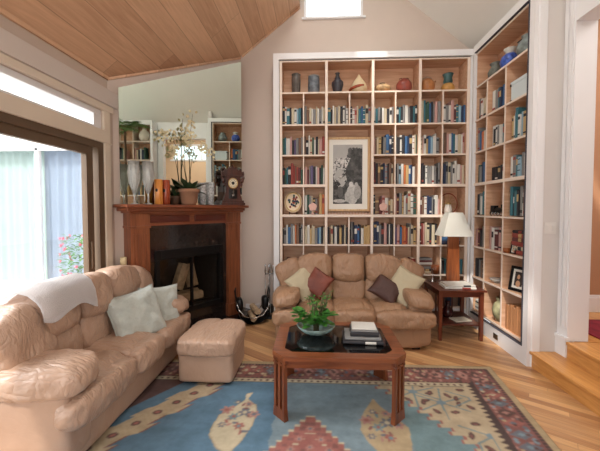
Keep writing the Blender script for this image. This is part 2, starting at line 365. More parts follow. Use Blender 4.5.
# sliding glass door
d1 = struct(MB().box(-2.22, -2.05, -.35, 3.03, 2.075, 2.14).box(-2.22, -2.05, 2.955, 3.03, .03, 2.075).box(-2.22, -2.05, -.35, -.29, .03, 2.075).box(-2.22, -2.05, -.35, 3.03, 0, .03), 'door_1', M['bronze'])
s = MB()
for a, b2, xx in ((1.30, 2.90, -2.11), (-.29, 1.36, -2.17)):
    s.box(xx, xx + .045, a, a + .075, .03, 2.075); s.box(xx, xx + .045, b2 - .085, b2, .03, 2.075); s.box(xx + .001, xx + .044, a + .075, b2 - .085, 2.0, 2.0745); s.box(xx + .001, xx + .044, a + .075, b2 - .085, .031, .12)
s.build('sash', M['bronze'], d1)
MB().box(-2.09, -2.084, 1.37, 2.82, .12, 2.0).box(-2.15, -2.144, -.22, 1.29, .12, 2.0).build('glass_pane', M['glass'], d1)
MB().box(-2.064, -2.045, 2.84, 2.865, .95, 1.2, .004).build('door_handle', M['bronze'], d1)

# back wall (gable) with the high window
def zl(x): return 3.649 + .8 * (x + 1.048)
def zr(x): return 5.369 - .8 * x
w = MB()
w.prism([(-1.2, 0), (2.45, 0), (2.45, zr(2.45) + .1), (-.158 + 0, 4.15), (-1.2, zl(-1.2))], 1, YB, YB + .15)
w.prism([(-1.2, zl(-1.2)), (-.158, 4.15), (-.158, 5.35), (-.3, 5.35)], 1, YB, YB + .15)
w.prism([(-.158, 4.15), (2.45, zr(2.45) + .1), (.657, 4.95), (.657, 4.15)], 1, YB, YB + .15)
w.prism([(-.158, 4.78), (.657, 4.78), (.657, 5.35), (-.158, 5.35)], 1, YB, YB + .15)
struct(w, 'wall_back', M['wall'])
w3 = struct(MB().box(-.158, .657, YB + .02, YB + .1, 4.15, 4.185).box(-.158, -.125, YB + .02, YB + .1, 4.15, 4.78).box(.625, .657, YB + .02, YB + .1, 4.15, 4.78).box(-.158, .657, YB + .02, YB + .1, 4.75, 4.78)
       .box(-.19, .69, YB - .035, YB + .03, 4.13, 4.155, .004), 'window_2', M['trim'])
MB().box(-.13, .63, YB + .06, YB + .066, 4.18, 4.76).build('glass_pane', M['glass'], w3)

# chimney wall, set across the corner, with the firebox opening
def zf(sv): return 2.82 + .8 * .5956 * sv - .003
w = MB()
w.prism([(-.2, 0), (.45, 0), (.45, zf(.45)), (-.2, zf(-.2))], 1, 0, .12)
w.prism([(1.30, 0), (1.75, 0), (1.75, zf(1.75)), (1.30, zf(1.30))], 1, 0, .12)
w.prism([(.45, .98), (1.30, .98), (1.30, zf(1.30)), (.45, zf(.45))], 1, 0, .12)
w.box(.45, 1.30, 0, .12, 0, .30)
cw = struct(w, 'wall_chimney', M['wall'], loc=(-2.083, 3.158, 0), rot=(0, 0, AF))

# right side: end wall of the bookcase, opening to the raised room
w = MB().box(2.056, 2.45, 3.10, 3.17, 0, 3.72).box(2.32, 2.45, 3.17, 4.75, 0, 3.72)
w.box(2.32, 2.45, -2.6, 1.86, 0, 3.72)
struct(w, 'wall_right', M['wall_pale'])
t = MB().box(2.285, 2.47, 2.975, 3.099, .3, 3.15)
for i in range(2): t.box(2.272, 2.29, 2.99 + i * .055, 3.028 + i * .055, .42, 3.5)
t.box(2.27, 2.30, 2.972, 3.10, .15, .30, .003).box(2.262, 2.30, 2.965, 3.10, .30, .335, .004)
t.box(2.285, 2.47, 1.86, 1.975, .3, 3.15).box(2.286, 2.469, 1.86, 3.099, 3.151, 3.52)
t.box(2.052, 2.125, 3.088, 3.105, 0, 3.56, .003)
struct(t, 'trim_3', M['trim'])
stp = MB().box(2.056, 2.285, 1.86, 3.10, 0, .125).box(2.036, 2.285, 1.86, 3.098, .125, .15, .006)
tag(stp.build('wooden_step', M['step']), 'lower golden wooden step against the white bookcase end', 'step', kind='structure')
struct(MB().box(2.285, 5.7, 1.975, 2.97, .0, .275).box(2.265, 5.7, 1.98, 2.962, .275, .30, .006).box(2.46, 5.7, .4, 1.975, 0, .3).box(2.46, 5.7, 2.97, 3.9, 0, .3), 'floor', M['step'])
struct(MB().box(2.46, 5.7, 3.86, 4.0, .3, 4.0), 'wall_upper', M['adobe'])
M['sandwall'] = mat('sand_plaster', (222, 188, 156), .9, var=.04)
w = MB().box(5.55, 5.7, .4, 3.9, .3, 3.15).box(5.55, 5.7, .4, 3.9, 3.62, 4.0).box(5.55, 5.7, .4, 1.0, 3.15, 3.62).box(5.55, 5.7, 3.0, 3.9, 3.15, 3.62)
struct(w, 'wall_far', M['sandwall'])
w4 = struct(MB().box(5.53, 5.6, .95, 3.05, 3.1, 3.16).box(5.53, 5.6, .95, 3.05, 3.6, 3.66).box(5.53, 5.6, 1.98, 2.02, 3.15, 3.62), 'window_3', M['trim'])
MB().box(5.58, 5.585, 1.0, 3.0, 3.15, 3.62).build('glass_pane', M['glass'], w4)
struct(MB().box(2.46, 5.7, .3, .4, 0, 4.0), 'wall_near', M['wall_pale'])
struct(MB().box(2.40, 5.7, .3, 4.0, 3.95, 4.05), 'ceiling', M['plaster'])
struct(MB().box(2.46, 5.55, 3.835, 3.86, .3, .47, .006).box(2.46, 5.55, 3.845, 3.862, .47, .50, .004), 'baseboard_upper', M['trim'])
tag(MB().box(2.62, 4.7, 1.5, 3.55, .3, .312).build('persian_rug', M['redrug']), 'deep red persian rug on the raised floor beyond the steps', 'rug')

# rear wall with a big window added behind the camera for light
w = MB().box(-2.23, 2.45, -2.6, -2.5, 0, .8).box(-2.23, 2.45, -2.6, -2.5, 3.0, 5.4).box(-2.23, -1.6, -2.6, -2.5, .8, 3.0).box(1.6, 2.45, -2.6, -2.5, .8, 3.0)
struct(w, 'wall_rear', M['wall_pale'])
w5 = struct(MB().box(-1.65, 1.65, -2.56, -2.48, .75, .82).box(-1.65, 1.65, -2.56, -2.48, 2.98, 3.05).box(-1.65, -1.58, -2.56, -2.48, .8, 3).box(1.58, 1.65, -2.56, -2.48, .8, 3).box(-.03, .03, -2.56, -2.48, .8, 3), 'added_window', M['trim'])

# ceilings: pine slope, well with a roof opening added for light, plaster slope
def slope(pts, m, name, th=.08):
    mb = MB(); mb.prism(pts, 1, -2.6, 4.7); return struct(mb, name, m)
xe = -.214
slope([(-2.25, zl(-2.25)), (xe, zl(xe)), (xe, zl(xe) + .1), (-2.25, zl(-2.25) + .1)], M['ceil_wood'], 'ceiling')
slope([(2.5, zr(2.5)), (.35, zr(.35)), (.35, zr(.35) + .1), (2.5, zr(2.5) + .1)], M['plaster'], 'ceiling')
struct(MB().box(xe - .1, xe, -2.6, 4.7, zl(xe) + .0, 5.4), 'trim_4', M['plaster'])
struct(MB().box(xe, .4, -2.6, -.4, 5.22, 5.32).box(xe, .4, 3.2, 4.7, 5.22, 5.32).box(.33, .45, -2.6, 4.7, 5.0, 5.32), 'ceiling', M['plaster'])
# thin pine moulding where the boards meet the walls
mo = MB().prism([(0, zf(0) - .03), (1.72, zf(1.72) - .03), (1.72, zf(1.72) - .003), (0, zf(0) - .003)], 1, -.02, 0.0)
struct(mo, 'trim_5', M['ceil_wood'], loc=(-2.083, 3.158, 0), rot=(0, 0, AF))
struct(MB().box(XL, XL + .02, -2.6, 3.15, 2.79, 2.825), 'trim_6', M['ceil_wood'])
struct(MB().prism([(-1.03, zl(-1.03) - .03), (xe, zl(xe) - .03), (xe, zl(xe) - .004), (-1.03, zl(-1.03) - .004)], 1, YB - .02, YB), 'trim_7', M['ceil_wood'])
struct(MB().box(-1.0, -.552, YB - .016, YB, 0, .13, .004), 'baseboard_back', M['trim'])

# ------------------------------------------------------------------ bookcases
BOOKS = []          # (area weight, matrix, size, code, variant, label, group)
def back_bookcase():
    root = empty('built_in_bookcase', (0, 4.264, 0), 0, 'tall white-framed built-in bookcase with maple cubbies filling the back wall', 'bookcase')
    x0, x1 = -.551, 2.0; xi0, xi1 = -.436, 1.955
    f = MB().box(x0, -.478, -.022, .02, 0, 3.458).box(x0, 2.014, -.022, .02, 3.458, 3.536).box(x0 + .001, x0 + .02, .02, .28, 0, 3.50)
    f.box(x0 + .002, 2.02, .02, .28, 3.502, 3.534).box(1.99, 2.0135, -.01, .02, 0, 3.457)
    f.build('face_frame', M['trim'], root)
    MB().box(x0 + .02, 2.02, .02, .03, 0.0, 3.50).build('reveal_strip', M['gap'], root) if False else None
    MB().box(-.476, -.470, .004, .03, .1, 3.45).box(-.47, 1.985, .004, .03, 3.448, 3.455).build('reveal_strip', M['gap'], root)
    MB().box(x0 + .02, 2.02, .268, .284, 0, 3.50).build('back_panel', M['bookwood'], root)
    MB().box(-.47, 1.99, 0, .268, 0, .19).build('plinth', M['trim'], root)
    lev = [.20, .63, 1.02, 1.41, 1.81, 2.21, 2.61, 3.03, 3.44]
    th = [.02, .02, .02, .035, .035, .02, .02, .02, .02]
    for i, (z, t_) in enumerate(zip(lev, th)):
        spans = [(-.47, 1.99)]
        if i in (4, 5): spans = [(-.47, .131), (.768, 1.99)]
        if i == 6: spans = [(-.47, 1.99)]
        for a, b2 in spans:
            q = MB().box(a, b2, .012, .268, z - t_ / 2, z + t_ / 2)
            q.mat(1).box(a, b2, .004, .012, z - t_ / 2, z + t_ / 2)
            q.build('shelf', [M['bookwood'], M['bookface']], root)
    for i, x in enumerate([-.454, .147, .751, 1.357, 1.969]):
        q = MB().box(x - .014, x + .014, .01, .268, .2, 3.44); q.mat(1).box(x - .017, x + .017, -.002, .01, .2, 3.44)
        q.build('upright', [M['bookwood'], M['bookface']], root)
    for x in (-.154, .45, 1.047, 1.652):
        segs = [(.2, 3.03)] if x != .45 else [(.2, 1.41), (2.61, 3.03)]
        for a, b2 in segs:
            q = MB().box(x - .007, x + .007, .014, .268, a, b2); q.mat(1).box(x - .008, x + .008, .006, .014, a, b2)
            q.build('divider', [M['bookwood'], M['bookface']], root)
    return root
back_bookcase()
XE = [-.44, -.162, -.146, .133, .161, .442, .458, .737, .765, 1.039, 1.055, 1.343, 1.371, 1.644, 1.660, 1.955]
ORD = ['first', 'second', 'third', 'fourth', 'fifth', 'sixth', 'seventh', 'eighth', 'ninth', 'tenth', 'eleventh', 'twelfth', 'thirteenth']
ROWN = {7: 'second', 6: 'third', 5: 'fourth', 4: 'fifth', 3: 'sixth', 2: 'seventh', 1: 'eighth'}
LEVB = {8: 3.04, 7: 2.62, 6: 2.22, 5: 1.83, 4: 1.43, 3: 1.03, 2: .64, 1: .21}   # shelf surface, key = row number from the top reversed
def cell_books(codes, u0, u1, zs, place, cellname, rowkey, wt=1.0, hmin=.20, hmax=.295, depth=.17, fill=1.0, group=None, vis=1.0):
    n = len(codes); ws = [random.uniform(.6, 1.4) if 'aaa' not in codes else 1 for _ in codes]; tot = sum(ws); span = (u1 - u0) * fill - .008
    u = u0 + .004; hb = random.uniform(hmin + .01, hmax - .02)
    for i, (cd, wv) in enumerate(zip(codes, ws)):
        wd = wv / tot * span; h = min(hmax + .02, max(hmin, random.gauss(hb, .022))); dp = depth + random.uniform(-.02, .02)
        BOOKS.append((wd * h * wt * vis, place(u + wd / 2, zs), (wd - .0015, dp, h), cd, random.randrange(4), '%s book, %s from the left, %s' % (BN[cd], ORD[i], cellname), group))
        u += wd
def place_back(u, z, rec=.03): return (u, 4.264 + rec + random.uniform(0, .02), z, 0.0)
ROWS = {
 7: ["kwtkcwltk", "gscwgcwgwc", "tkwcgckwgw", "kwpctbtcg", "wtgkwckwg", "ktkgwgktk", "cteebkgpg", "wgwpmtlnb"],
 6: ["etwwpkvgsg", "skwcewkcpr", None, None, "pscykgbnk", "gkwkbnkwce", "cpwyblwwgs", "kspwbtwcwp"],
 5: ["ketkrrsrme", "pmgvkwpkew", None, None, "mkskngksc", "kglwoybnws", "skkwggwgkg", "kngcgwwwpc"],
 4: [None, "wegckgsyo", None, None, "ksmpwsc", "pmgywgcwe", "mswnngkwwp", None],
 3: ["kgwbgwoskg", "cwyccgblkc", "ksckwkykck", "kgknbkwyyy", "knngkpkwk", "vpboorcgcy", "mrpcckcks", None],
 2: [None, "kckkgs", None, None, None, "ktegwmr", None, "ktnkgt"],
 1: [None] * 7 + ["kknsk"]}
for row, cells in ROWS.items():
    for ci, codes in enumerate(cells):
        if not codes: continue
        u0, u1 = XE[2 * ci], XE[2 * ci + 1]
        nm = '%s row down, %s cubby of back bookcase' % (ROWN[row], ORD[ci])
        lowtop = dict(hmin=.15, hmax=.22) if row == 2 else {}
        cell_books(codes, u0, u1, LEVB[row], place_back, nm, row, 1 / 4.3 ** 2, group='books in the back bookcase', vis=.35 if row <= 2 else 1, **lowtop)

def right_bookcase():
    root = empty('corner_bookcase', (2.028, 3.70, 0), 0, 'tall white-framed bookcase with three columns on the right wall beside steps', 'bookcase')
    # local coordinates: x depth into the wall, y along the wall (absolute minus 3.70)
    def Y(v): return v - 3.70
    f = MB().box(-.014, .026, Y(3.098), Y(3.175), 0, 3.56).box(-.0135, .02, Y(3.175), Y(4.24), 3.475, 3.56)
    f.box(-.0145, .02, Y(4.215), Y(4.2445), .166, 3.474).box(-.0135, .02, Y(3.175), Y(4.24), 0, .165).box(.02, .28, Y(3.175), Y(4.26), 3.53, 3.559)
    f.build('face_frame', M['trim'], root)
    MB().box(-.0165, .02, Y(3.168), Y(3.188), .166, 3.474).box(-.0165, .02, Y(3.19), Y(4.215), .1655, .173).box(-.0165, .02, Y(3.19), Y(4.215), 3.464, 3.4745).build('reveal_strip', M['gap'], root)
    MB().box(.27, .286, Y(3.18), Y(4.26), 0, 3.53).build('back_panel', M['bookwood'], root)
    for i, z in enumerate([.20, .63, 1.02, 1.41, 1.81, 2.21, 2.61, 3.03, 3.45]):
        t_ = .035 if i == 4 else .02
        q = MB().box(.012, .27, Y(3.185), Y(4.25), z - t_ / 2, z + t_ / 2); q.mat(1).box(.004, .012, Y(3.185), Y(4.25), z - t_ / 2, z + t_ / 2)
        q.build('shelf', [M['bookwood'], M['bookface']], root)
    for y in (3.20, 4.235):
        q = MB().box(.01, .27, Y(y - .014), Y(y + .014), .2, 3.45); q.mat(1).box(0.002, .01, Y(y - .014), Y(y + .014), .2, 3.45); q.build('upright', [M['bookwood'], M['bookface']], root)
    for y in (3.575, 3.945):
        q = MB().box(.014, .27, Y(y - .008), Y(y + .008), .2, 3.03); q.mat(1).box(.006, .014, Y(y - .008), Y(y + .008), .2, 3.03); q.build('divider', [M['bookwood'], M['bookface']], root)
right_bookcase()
# seen from the room the far column stands left: u runs from the corner towards the camera
CY = [(4.218, 3.955), (3.935, 3.585), (3.565, 3.216)]
CN = ['far', 'middle', 'near']
def place_right(u, z): return (2.028 + .03 + random.uniform(0, .02), -u, z, -PI / 2)
RR = {7: ["gkwcwp", "wgtnbo", None], 6: ["gbowe", "wkwgwtn", "ywltwlyl"], 5: ["egnby", "kkkkw", "wgtlgws"], 4: ["kgwtngw", None, "tktkgwsg"],
      3: ["pmkgs", "pwmpk", None], 2: ["kgskwk", None, None], 1: [None, None, "aaaaaaaaab"]}
for row, cells in RR.items():
    for ci, codes in enumerate(cells):
        if not codes: continue
        a, b2 = CY[ci]
        kw = {}
        if row == 5 and ci == 1: kw = dict(hmin=.15, hmax=.17)
        if row == 1: kw = dict(hmin=.26, hmax=.27, depth=.2)
        fl = {0: .96, 1: .88, 2: .86}[ci] if row != 1 else 1
        wd = (a - b2)
        off = wd * (1 - fl)
        cell_books(codes, -a + off, -b2, LEVB[row], place_right, '%s row down, %s column of side bookcase' % (ROWN[row], CN[ci]), row, 1 / (3.4 ** 2), group='books in the side bookcase', vis=.9, **kw)

def bookmesh(var):
    """unit book: x thickness, y depth (spine at y=0), z height; covers, rounded spine, page block, title bands"""
    b_ = MB()
    b_.box(-.5, -.42, .03, 1, 0, 1).box(.42, .5, .03, 1, 0, 1)
    b_.prism([(-.5, .03), (-.36, .005), (0, -.005), (.36, .005), (.5, .03)], 2, 0, 1)
    b_.mat(1).box(-.42, .42, .03, .97, .015, .975)
    b_.mat(2)
    for a, c in ((.78, .9), (.12, .18)) if var == 0 else ((.55, .82),) if var == 1 else ((.3, .34), (.86, .9), (.6, .64)) if var == 2 else ((.1, .2),):
        b_.prism([(-.46, .02), (-.36, -.001), (0, -.012), (.36, -.001), (.46, .02)], 2, a, c)
    bmesh.ops.recalc_face_normals(b_.b, faces=b_.b.faces)
    me = bpy.data.meshes.new('book'); b_.b.to_mesh(me); b_.b.free()
    return me
bandm = {'d': BM['k'], 'l': BM['w'], 'y': BM['y'], 'r': BM['r']}
BME = []
for v in range(4):
    me = bookmesh(v); me.materials.append(BM['w']); me.materials.append(M['paper']); me.materials.append(BM['y']); BME.append(me)
BOOKS.sort(key=lambda q: -q[0])
def dressed(o, cd, var):
    rest = random.Random(o.location.x * 91 + o.location.z * 7)
    band = rest.choice('lyr' if cd in 'kbntemrsv' else 'ddr') if rest.random() < .45 and cd != 'a' else None
    for i, mm in ((0, BM[cd]), (2, bandm[band] if band else BM[cd])):
        o.material_slots[i].link = 'OBJECT'; o.material_slots[i].material = mm
NB = 286
stuffb = MB()
codes_order = sorted(BC)
for k, (a, (x, y, z, rz), (wd, dp, h), cd, var, lab, grp) in enumerate(BOOKS):
    if k < NB:
        o = bpy.data.objects.new('book', BME[var]); COL.objects.link(o)
        o.location = (x, y, z); o.rotation_euler = (0, 0, rz); o.scale = (wd, dp, h)
        tag(o, lab, 'book', grp); dressed(o, cd, var)
    else:
        Mx = Matrix.Translation((x, y, z)) @ Matrix.Rotation(rz, 4, 'Z') @ Matrix.Diagonal((wd, dp, h, 1))
        stuffb.mat(codes_order.index(cd)).prism([(-.5, .04), (-.36, .008), (0, -.002), (.36, .008), (.5, .04), (.5, 1), (-.5, 1)], 2, 0, 1, Mx)
        stuffb.mat(len(codes_order)).box(-.42, .42, .05, .98, .99, 1.003, 0, Mx)
stuffb.build('small_books', [BM[c] for c in codes_order] + [M['paper']])
tag(bpy.data.objects['small_books'], 'remaining narrow books packed among the larger ones in both bookcases', 'books', kind='stuff')

# books lying flat and other things standing in the cubbies
def flat_book(x, y, z, L, Wd, T, cd, rz=0, label='', group=None):
    o = bpy.data.objects.new('book', BME[1]); COL.objects.link(o)
    o.rotation_euler = Matrix.Rotation(rz, 3, 'Z').to_4x4().to_euler()
    Mt = Matrix.Translation((x, y, z)) @ Matrix.Rotation(rz, 4, 'Z') @ Matrix.Rotation(R(90), 4, 'Y') @ Matrix.Translation((-T / 2, -Wd / 2, -L / 2)) @ Matrix.Diagonal((T, Wd, L, 1))
    o.matrix_world = Mt; tag(o, label, 'book', group); dressed(o, cd, 1); return o
def fstack(x, y, z, items, rz, where, group):
    for i, (L, Wd, T, cd) in enumerate(items):
        pos = 'lowest' if i == 0 else 'topmost' if i == len(items) - 1 else ORD[i] + ' from the bottom'
        flat_book(x, y, z, L, Wd, T, cd, rz + random.uniform(-.03, .03), '%s book lying flat, %s of the stack %s' % (BN[cd], pos, where), group); z += T + .0008
fstack(-.30, 4.40, LEVB[2], [(.22, .15, .03, 'k'), (.21, .15, .035, 'm'), (.22, .16, .03, 's'), (.2, .14, .03, 'k'), (.22, .15, .03, 'g'), (.17, .12, .028, 'm')], 0, 'above the sofa left wing', 'flat stack above the sofa left end')
fstack(.90, 4.40, LEVB[2], [(.23, .16, .05, 'k'), (.22, .16, .05, 'm'), (.22, .15, .045, 'k'), (.2, .15, .045, 'm')], 0, 'above the right sofa cushion', 'dark flat stack')
fstack(1.465, 4.40, LEVB[2], [(.2, .15, .03, 'c'), (.19, .15, .028, 'k'), (.2, .14, .03, 'g'), (.19, .14, .026, 's'), (.19, .14, .03, 'w'), (.2, .14, .026, 'm'), (.18, .14, .026, 'g')], 0, 'left of the lamp column', 'flat stack left of the lamp')
fstack(1.79, 4.40, LEVB[3], [(.25, .17, .05, 'n'), (.24, .17, .045, 'b'), (.24, .16, .045, 'n')], 0, 'behind the lamp shade', 'blue flat stack')
fstack(2.17, 3.38, LEVB[3], [(.2, .2, .045, 'r'), (.2, .19, .04, 'c'), (.2, .19, .045, 'r'), (.19, .18, .04, 'm'), (.19, .18, .045, 'r'), (.18, .18, .03, 'k')], -PI / 2, 'behind the small snapshot', 'red flat stack')
fstack(2.17, 4.09, LEVB[1], [(.22, .2, .02, 'w'), (.22, .2, .02, 'g'), (.22, .2, .025, 'w'), (.21, .2, .02, 'c'), (.21, .2, .02, 'k'), (.21, .2, .025, 'w')], -PI / 2, 'in the lowest corner cubby', 'magazine stack')

def lathe_thing(name, prof, x, y, z, m, label, cat, group=None, sq=1, extra=None, seg=32):
    root = empty(name, (x, y, z), 0, label, cat, group)
    MB().lathe(prof, 0, 0, seg, sq=sq).build('body', m, root, True)
    if extra: extra(root)
    return root
zt = 3.041
cer = lambda n, c, r=.5, v=.25, s=10: mat(n, c, r, var=v, vscale=s)
G = 'pottery along the top shelf'
lathe_thing('dark_vase', [(.0, 0), (.045, 0), (.055, .03), (.062, .2), (.058, .24), (.05, .25), (.062, .275), (.06, .28), (.045, .25), (.04, .02), (0, .02)], -.26, 4.40, zt, cer('brown_glaze', (96, 88, 82), .3), 'tall dark brown ribbed vase, first on the top shelf from the left', 'vase', G)
def lid1(root): MB().lathe([(0, .235), (.075, .235), (.077, .25), (.03, .258), (.012, .27), (0, .272)], 0, 0, 24).build('lid', cer('grey_lid', (150, 152, 150), .4), root, True)
lathe_thing('stoneware_jar', [(0, 0), (.07, 0), (.076, .02), (.08, .1), (.076, .22), (.07, .238), (0, .238)], -.02, 4.40, zt, cer('slate_glaze', (100, 106, 112), .45, .35, 16), 'grey blue cylindrical stoneware jar beside the tall brown vase', 'jar', G, extra=lid1)
def neckd(root): MB().lathe([(.02, .21), (.03, .24), (.022, .27), (.034, .285), (.03, .29), (0, .29)], 0, 0, 20).build('stopper', cer('dark_stopper', (70, 66, 66), .5), root, True)
lathe_thing('black_bottle', [(0, 0), (.04, 0), (.05, .02), (.08, .13), (.078, .165), (.055, .19), (.035, .205), (.042, .22), (0, .225)], .30, 4.40, zt, cer('charcoal_glaze', (62, 60, 66), .4, .15), 'black round-shouldered bottle vase with stopper, third on the top shelf', 'vase', G, extra=neckd)
def band(root): MB().lathe([(.106, .062), (.119, .068), (.117, .092), (.100, .102)], 0, 0, 28, Mx=Matrix.Rotation(R(-12), 4, 'Y')).build('stripe', cer('rust_glaze', (150, 66, 40), .5), root, True)
lathe_thing('teardrop_vase', [(0, 0), (.07, 0), (.1, .03), (.112, .075), (.1, .12), (.07, .17), (.035, .215), (.014, .25), (.01, .262), (0, .262)], .585, 4.40, zt, cer('ivory_glaze', (214, 196, 160), .5, .15), 'ivory teardrop vase with slanting rust stripe', 'vase', G, extra=band)
def rim1(root): MB().lathe([(.03, .125), (.038, .128), (.04, .14), (.034, .142), (.028, .13)], 0, 0, 20).build('rim', cer('dark_rim', (80, 60, 46), .5), root, True)
lathe_thing('squat_pot', [(0, 0), (.05, 0), (.09, .03), (.115, .06), (.105, .09), (.07, .115), (.035, .128), (0, .13)], .90, 4.40, zt, cer('sand_glaze', (172, 142, 104), .5, .4, 12), 'squat sand-coloured pot with dark speckles on the top shelf', 'pot', G, extra=rim1)
def ears(root):
    for sx in (-1, 1): MB().tube([(sx * .05, 0, .17), (sx * .058, 0, .198), (sx * .036, 0, .205), (sx * .03, 0, .185)], .007, 6).build('handle', cer('rust_handle', (120, 66, 56), .5), root, True)
lathe_thing('red_pot', [(0, 0), (.06, 0), (.09, .03), (.103, .08), (.098, .125), (.075, .165), (.04, .185), (.035, .195), (0, .19)], 1.185, 4.40, zt, cer('red_glaze', (152, 78, 66), .4, .25), 'round red clay pot with two small ear handles on the top shelf', 'pot', G, extra=ears)
def hk(root):
    MB().tube([(-.06, 0, .165), (-.05, 0, .2), (0, 0, .215), (.05, 0, .2), (.062, 0, .165)], .008, 8).build('handle', cer('pale_handle', (170, 140, 116), .5), root, True)
    MB().tube([(.08, 0, .13), (.11, 0, .16)], .014, 8, .009).build('spout', cer('amber_spout', (168, 112, 66), .4), root, True)
lathe_thing('amber_teapot', [(0, 0), (.06, 0), (.085, .02), (.098, .08), (.092, .13), (.065, .17), (.03, .185), (0, .19)], 1.49, 4.40, zt, cer('amber_glaze', (176, 116, 70), .4, .25), 'round amber brown teapot on the top shelf', 'teapot', G, extra=hk)
def teal(root): MB().lathe([(.05, .115), (.06, .15), (.05, .19), (.058, .22), (.07, .245), (.06, .25), (.04, .2), (.04, .12)], 0, 0, 24).build('neck', cer('teal_glaze', (62, 92, 92), .35), root, True)
lathe_thing('two_tone_vase', [(0, 0), (.07, 0), (.086, .03), (.085, .08), (.06, .115), (0, .118)], 1.76, 4.40, zt, cer('ochre_glaze', (196, 146, 80), .4, .2), 'ochre vase with flared dark teal neck, last on the back top shelf', 'vase', G, extra=teal)
G2 = 'pottery on the side bookcase top shelf'
lathe_thing('grey_vase', [(0, 0), (.05, 0), (.08, .04), (.085, .09), (.06, .14), (.045, .16), (.066, .19), (.06, .195), (.035, .16), (0, .15)], 2.15, 3.98, zt, cer('grey_green_glaze', (104, 106, 98), .4, .4, 14), 'small grey green vase, farthest on the side bookcase top shelf', 'vase', G2)
def wn_(root): MB().lathe([(.045, .165), (.05, .195), (.066, .225), (.058, .225), (.04, .18)], 0, 0, 24).build('neck', cer('pale_stone', (190, 186, 176), .5), root, True)
lathe_thing('cobalt_vase', [(0, 0), (.05, 0), (.085, .04), (.1, .09), (.085, .14), (.05, .17), (0, .17)], 2.15, 3.70, zt, cer('cobalt_glaze', (62, 88, 168), .3, .45, 26), 'cobalt blue patterned vase in the middle of the side top shelf', 'vase', G2, extra=wn_)
def hd(root):
    for a in (0, 2.1, 4.2): MB().tube([(math.cos(a) * .075, math.sin(a) * .075, .15), (math.cos(a) * .1, math.sin(a) * .1, .185), (math.cos(a) * .06, math.sin(a) * .06, .2)], .009, 6).build('handle', cer('dark_handle', (72, 58, 50), .5), root, True)
lathe_thing('handled_urn', [(0, 0), (.06, 0), (.095, .05), (.105, .1), (.085, .15), (.05, .18), (.062, .21), (.055, .215), (0, .17)], 2.15, 3.40, zt, cer('grey_blue_glaze', (128, 138, 136), .35, .4, 14), 'grey blue urn with dark brown handles, nearest on side top shelf', 'urn', G2, extra=hd)
# pale storage box
bx = empty('storage_box', (2.16, 3.385, 2.621), 0, 'pale blue storage box with dark corners in the near column', 'box')
MB().box(-.10, .10, -.15, .13, 0, .19, .003).build('body', M['box'], bx)
MB().box(-.105, .105, -.155, .135, .17, .205, .003).build('lid', M['box'], bx)
cc = MB()
for yy in (-.153, .121):
    for zz in (0, .165): cc.box(-.106, -.08, yy - .003, yy + .02, zz, zz + .022)
cc.build('metal_corners', M['black'], bx)
# decorative plates
def plate_on_stand(x, y, z, r, seed, label):
    root = empty('display_plate', (x, y, z), 0, label, 'plate')
    Mx = Matrix.Translation((0, 0, r + .015)) @ Matrix.Rotation(R(80), 4, 'X') @ Matrix.Diagonal((.82, 1, 1, 1))
    MB().lathe([(0, 0), (r * .7, 0), (r, .014), (r, .02), (r * .68, .006), (0, .006)], 0, 0, 36, Mx).build('plate', mat('plate_glaze_%d' % seed, (226, 206, 176), .3, var=.05), root, True)
    q = MB(); rr = random.Random(seed)
    for i in range(22):
        a = rr.random() * 6.28; d = r * .62 * math.sqrt(rr.random()); q.mat(i % 3)
        q.lathe([(0, .0085), (.016, .008), (.018, .0065)], d * math.cos(a), d * math.sin(a), 8, Mx)
    q.build('painted_flowers', [BM['r'], BM['n'], BM['e']], root, True)
    MB().lathe([(r * .8, .0115), (r * .86, .0135), (r * .9, .0145), (r * .9, .0155), (r * .8, .0125)], 0, 0, 36, Mx).build('gold_band', M['brass'], root, True)
    MB().tube([(-.05, -.04, .0), (-.05, -.045, .03), (-.05, .03, .0), (-.05, .05, .12)], .004, 6).tube([(.05, -.04, .0), (.05, -.045, .03), (.05, .03, .0), (.05, .05, .12)], .004, 6).build('stand', M['black'], root, True)
plate_on_stand(-.30, 4.39, 1.429, .15, 1, 'oval flowered plate on a stand in the left end cubby')
pr = empty('round_wire_ornament', (1.80, 4.42, 1.429), 0, 'round brown openwork ornament above the lamp shade', 'ornament')
MB().tube([(.12 * math.cos(a * PI / 16), .01, .14 + .14 * math.sin(a * PI / 16)) for a in range(33)], .007, 8).build('ring', M['turned_dark'], pr, True)
q = MB()
for a in range(6): q.tube([(.115 * math.cos(a * PI / 6), .01, .14 + .13 * math.sin(a * PI / 6)), (-.115 * math.cos(a * PI / 6), .01, .14 - .13 * math.sin(a * PI / 6))], .003, 5)
q.build('spokes', M['brass'], pr, True); MB().lathe([(0, .125), (.035, .13), (.035, .15), (0, .155)], 0, .0, 16).build('hub', M['brass'], pr, True)
lathe_thing('white_jug', [(0, 0), (.04, 0), (.05, .04), (.045, .09), (.035, .12), (.04, .13), (0, .125)], 1.76, 4.33, 1.429, cer('white_glaze', (226, 216, 204), .4, .05), 'small white jug in front of the round openwork ornament', 'jug')
def flower_ornament(x, label):
    root = empty('flower_ornament', (x, 4.275, 1.429), 0, label, 'ornament', None)
    MB().lathe([(0, 0), (.025, 0), (.022, .01), (.006, .02), (.006, .07), (0, .07)], 0, 0, 14).build('stand', cer('pink_stand', (206, 160, 146), .5, .1), root, True)
    q = MB()
    for i in range(5): a = i * 1.257 + .3; q.puff(.028, .008, .028, (.028 * math.cos(a), 0, .10 + .028 * math.sin(a)), N=5, wr=0, k=2.2)
    q.build('petals', cer('pink_petals', (222, 178, 164), .5, .1), root, True)
flower_ornament(-.03, 'pink flower ornament in front of books in the second cubby'); flower_ornament(.90, 'pink flower ornament right of the framed photograph')
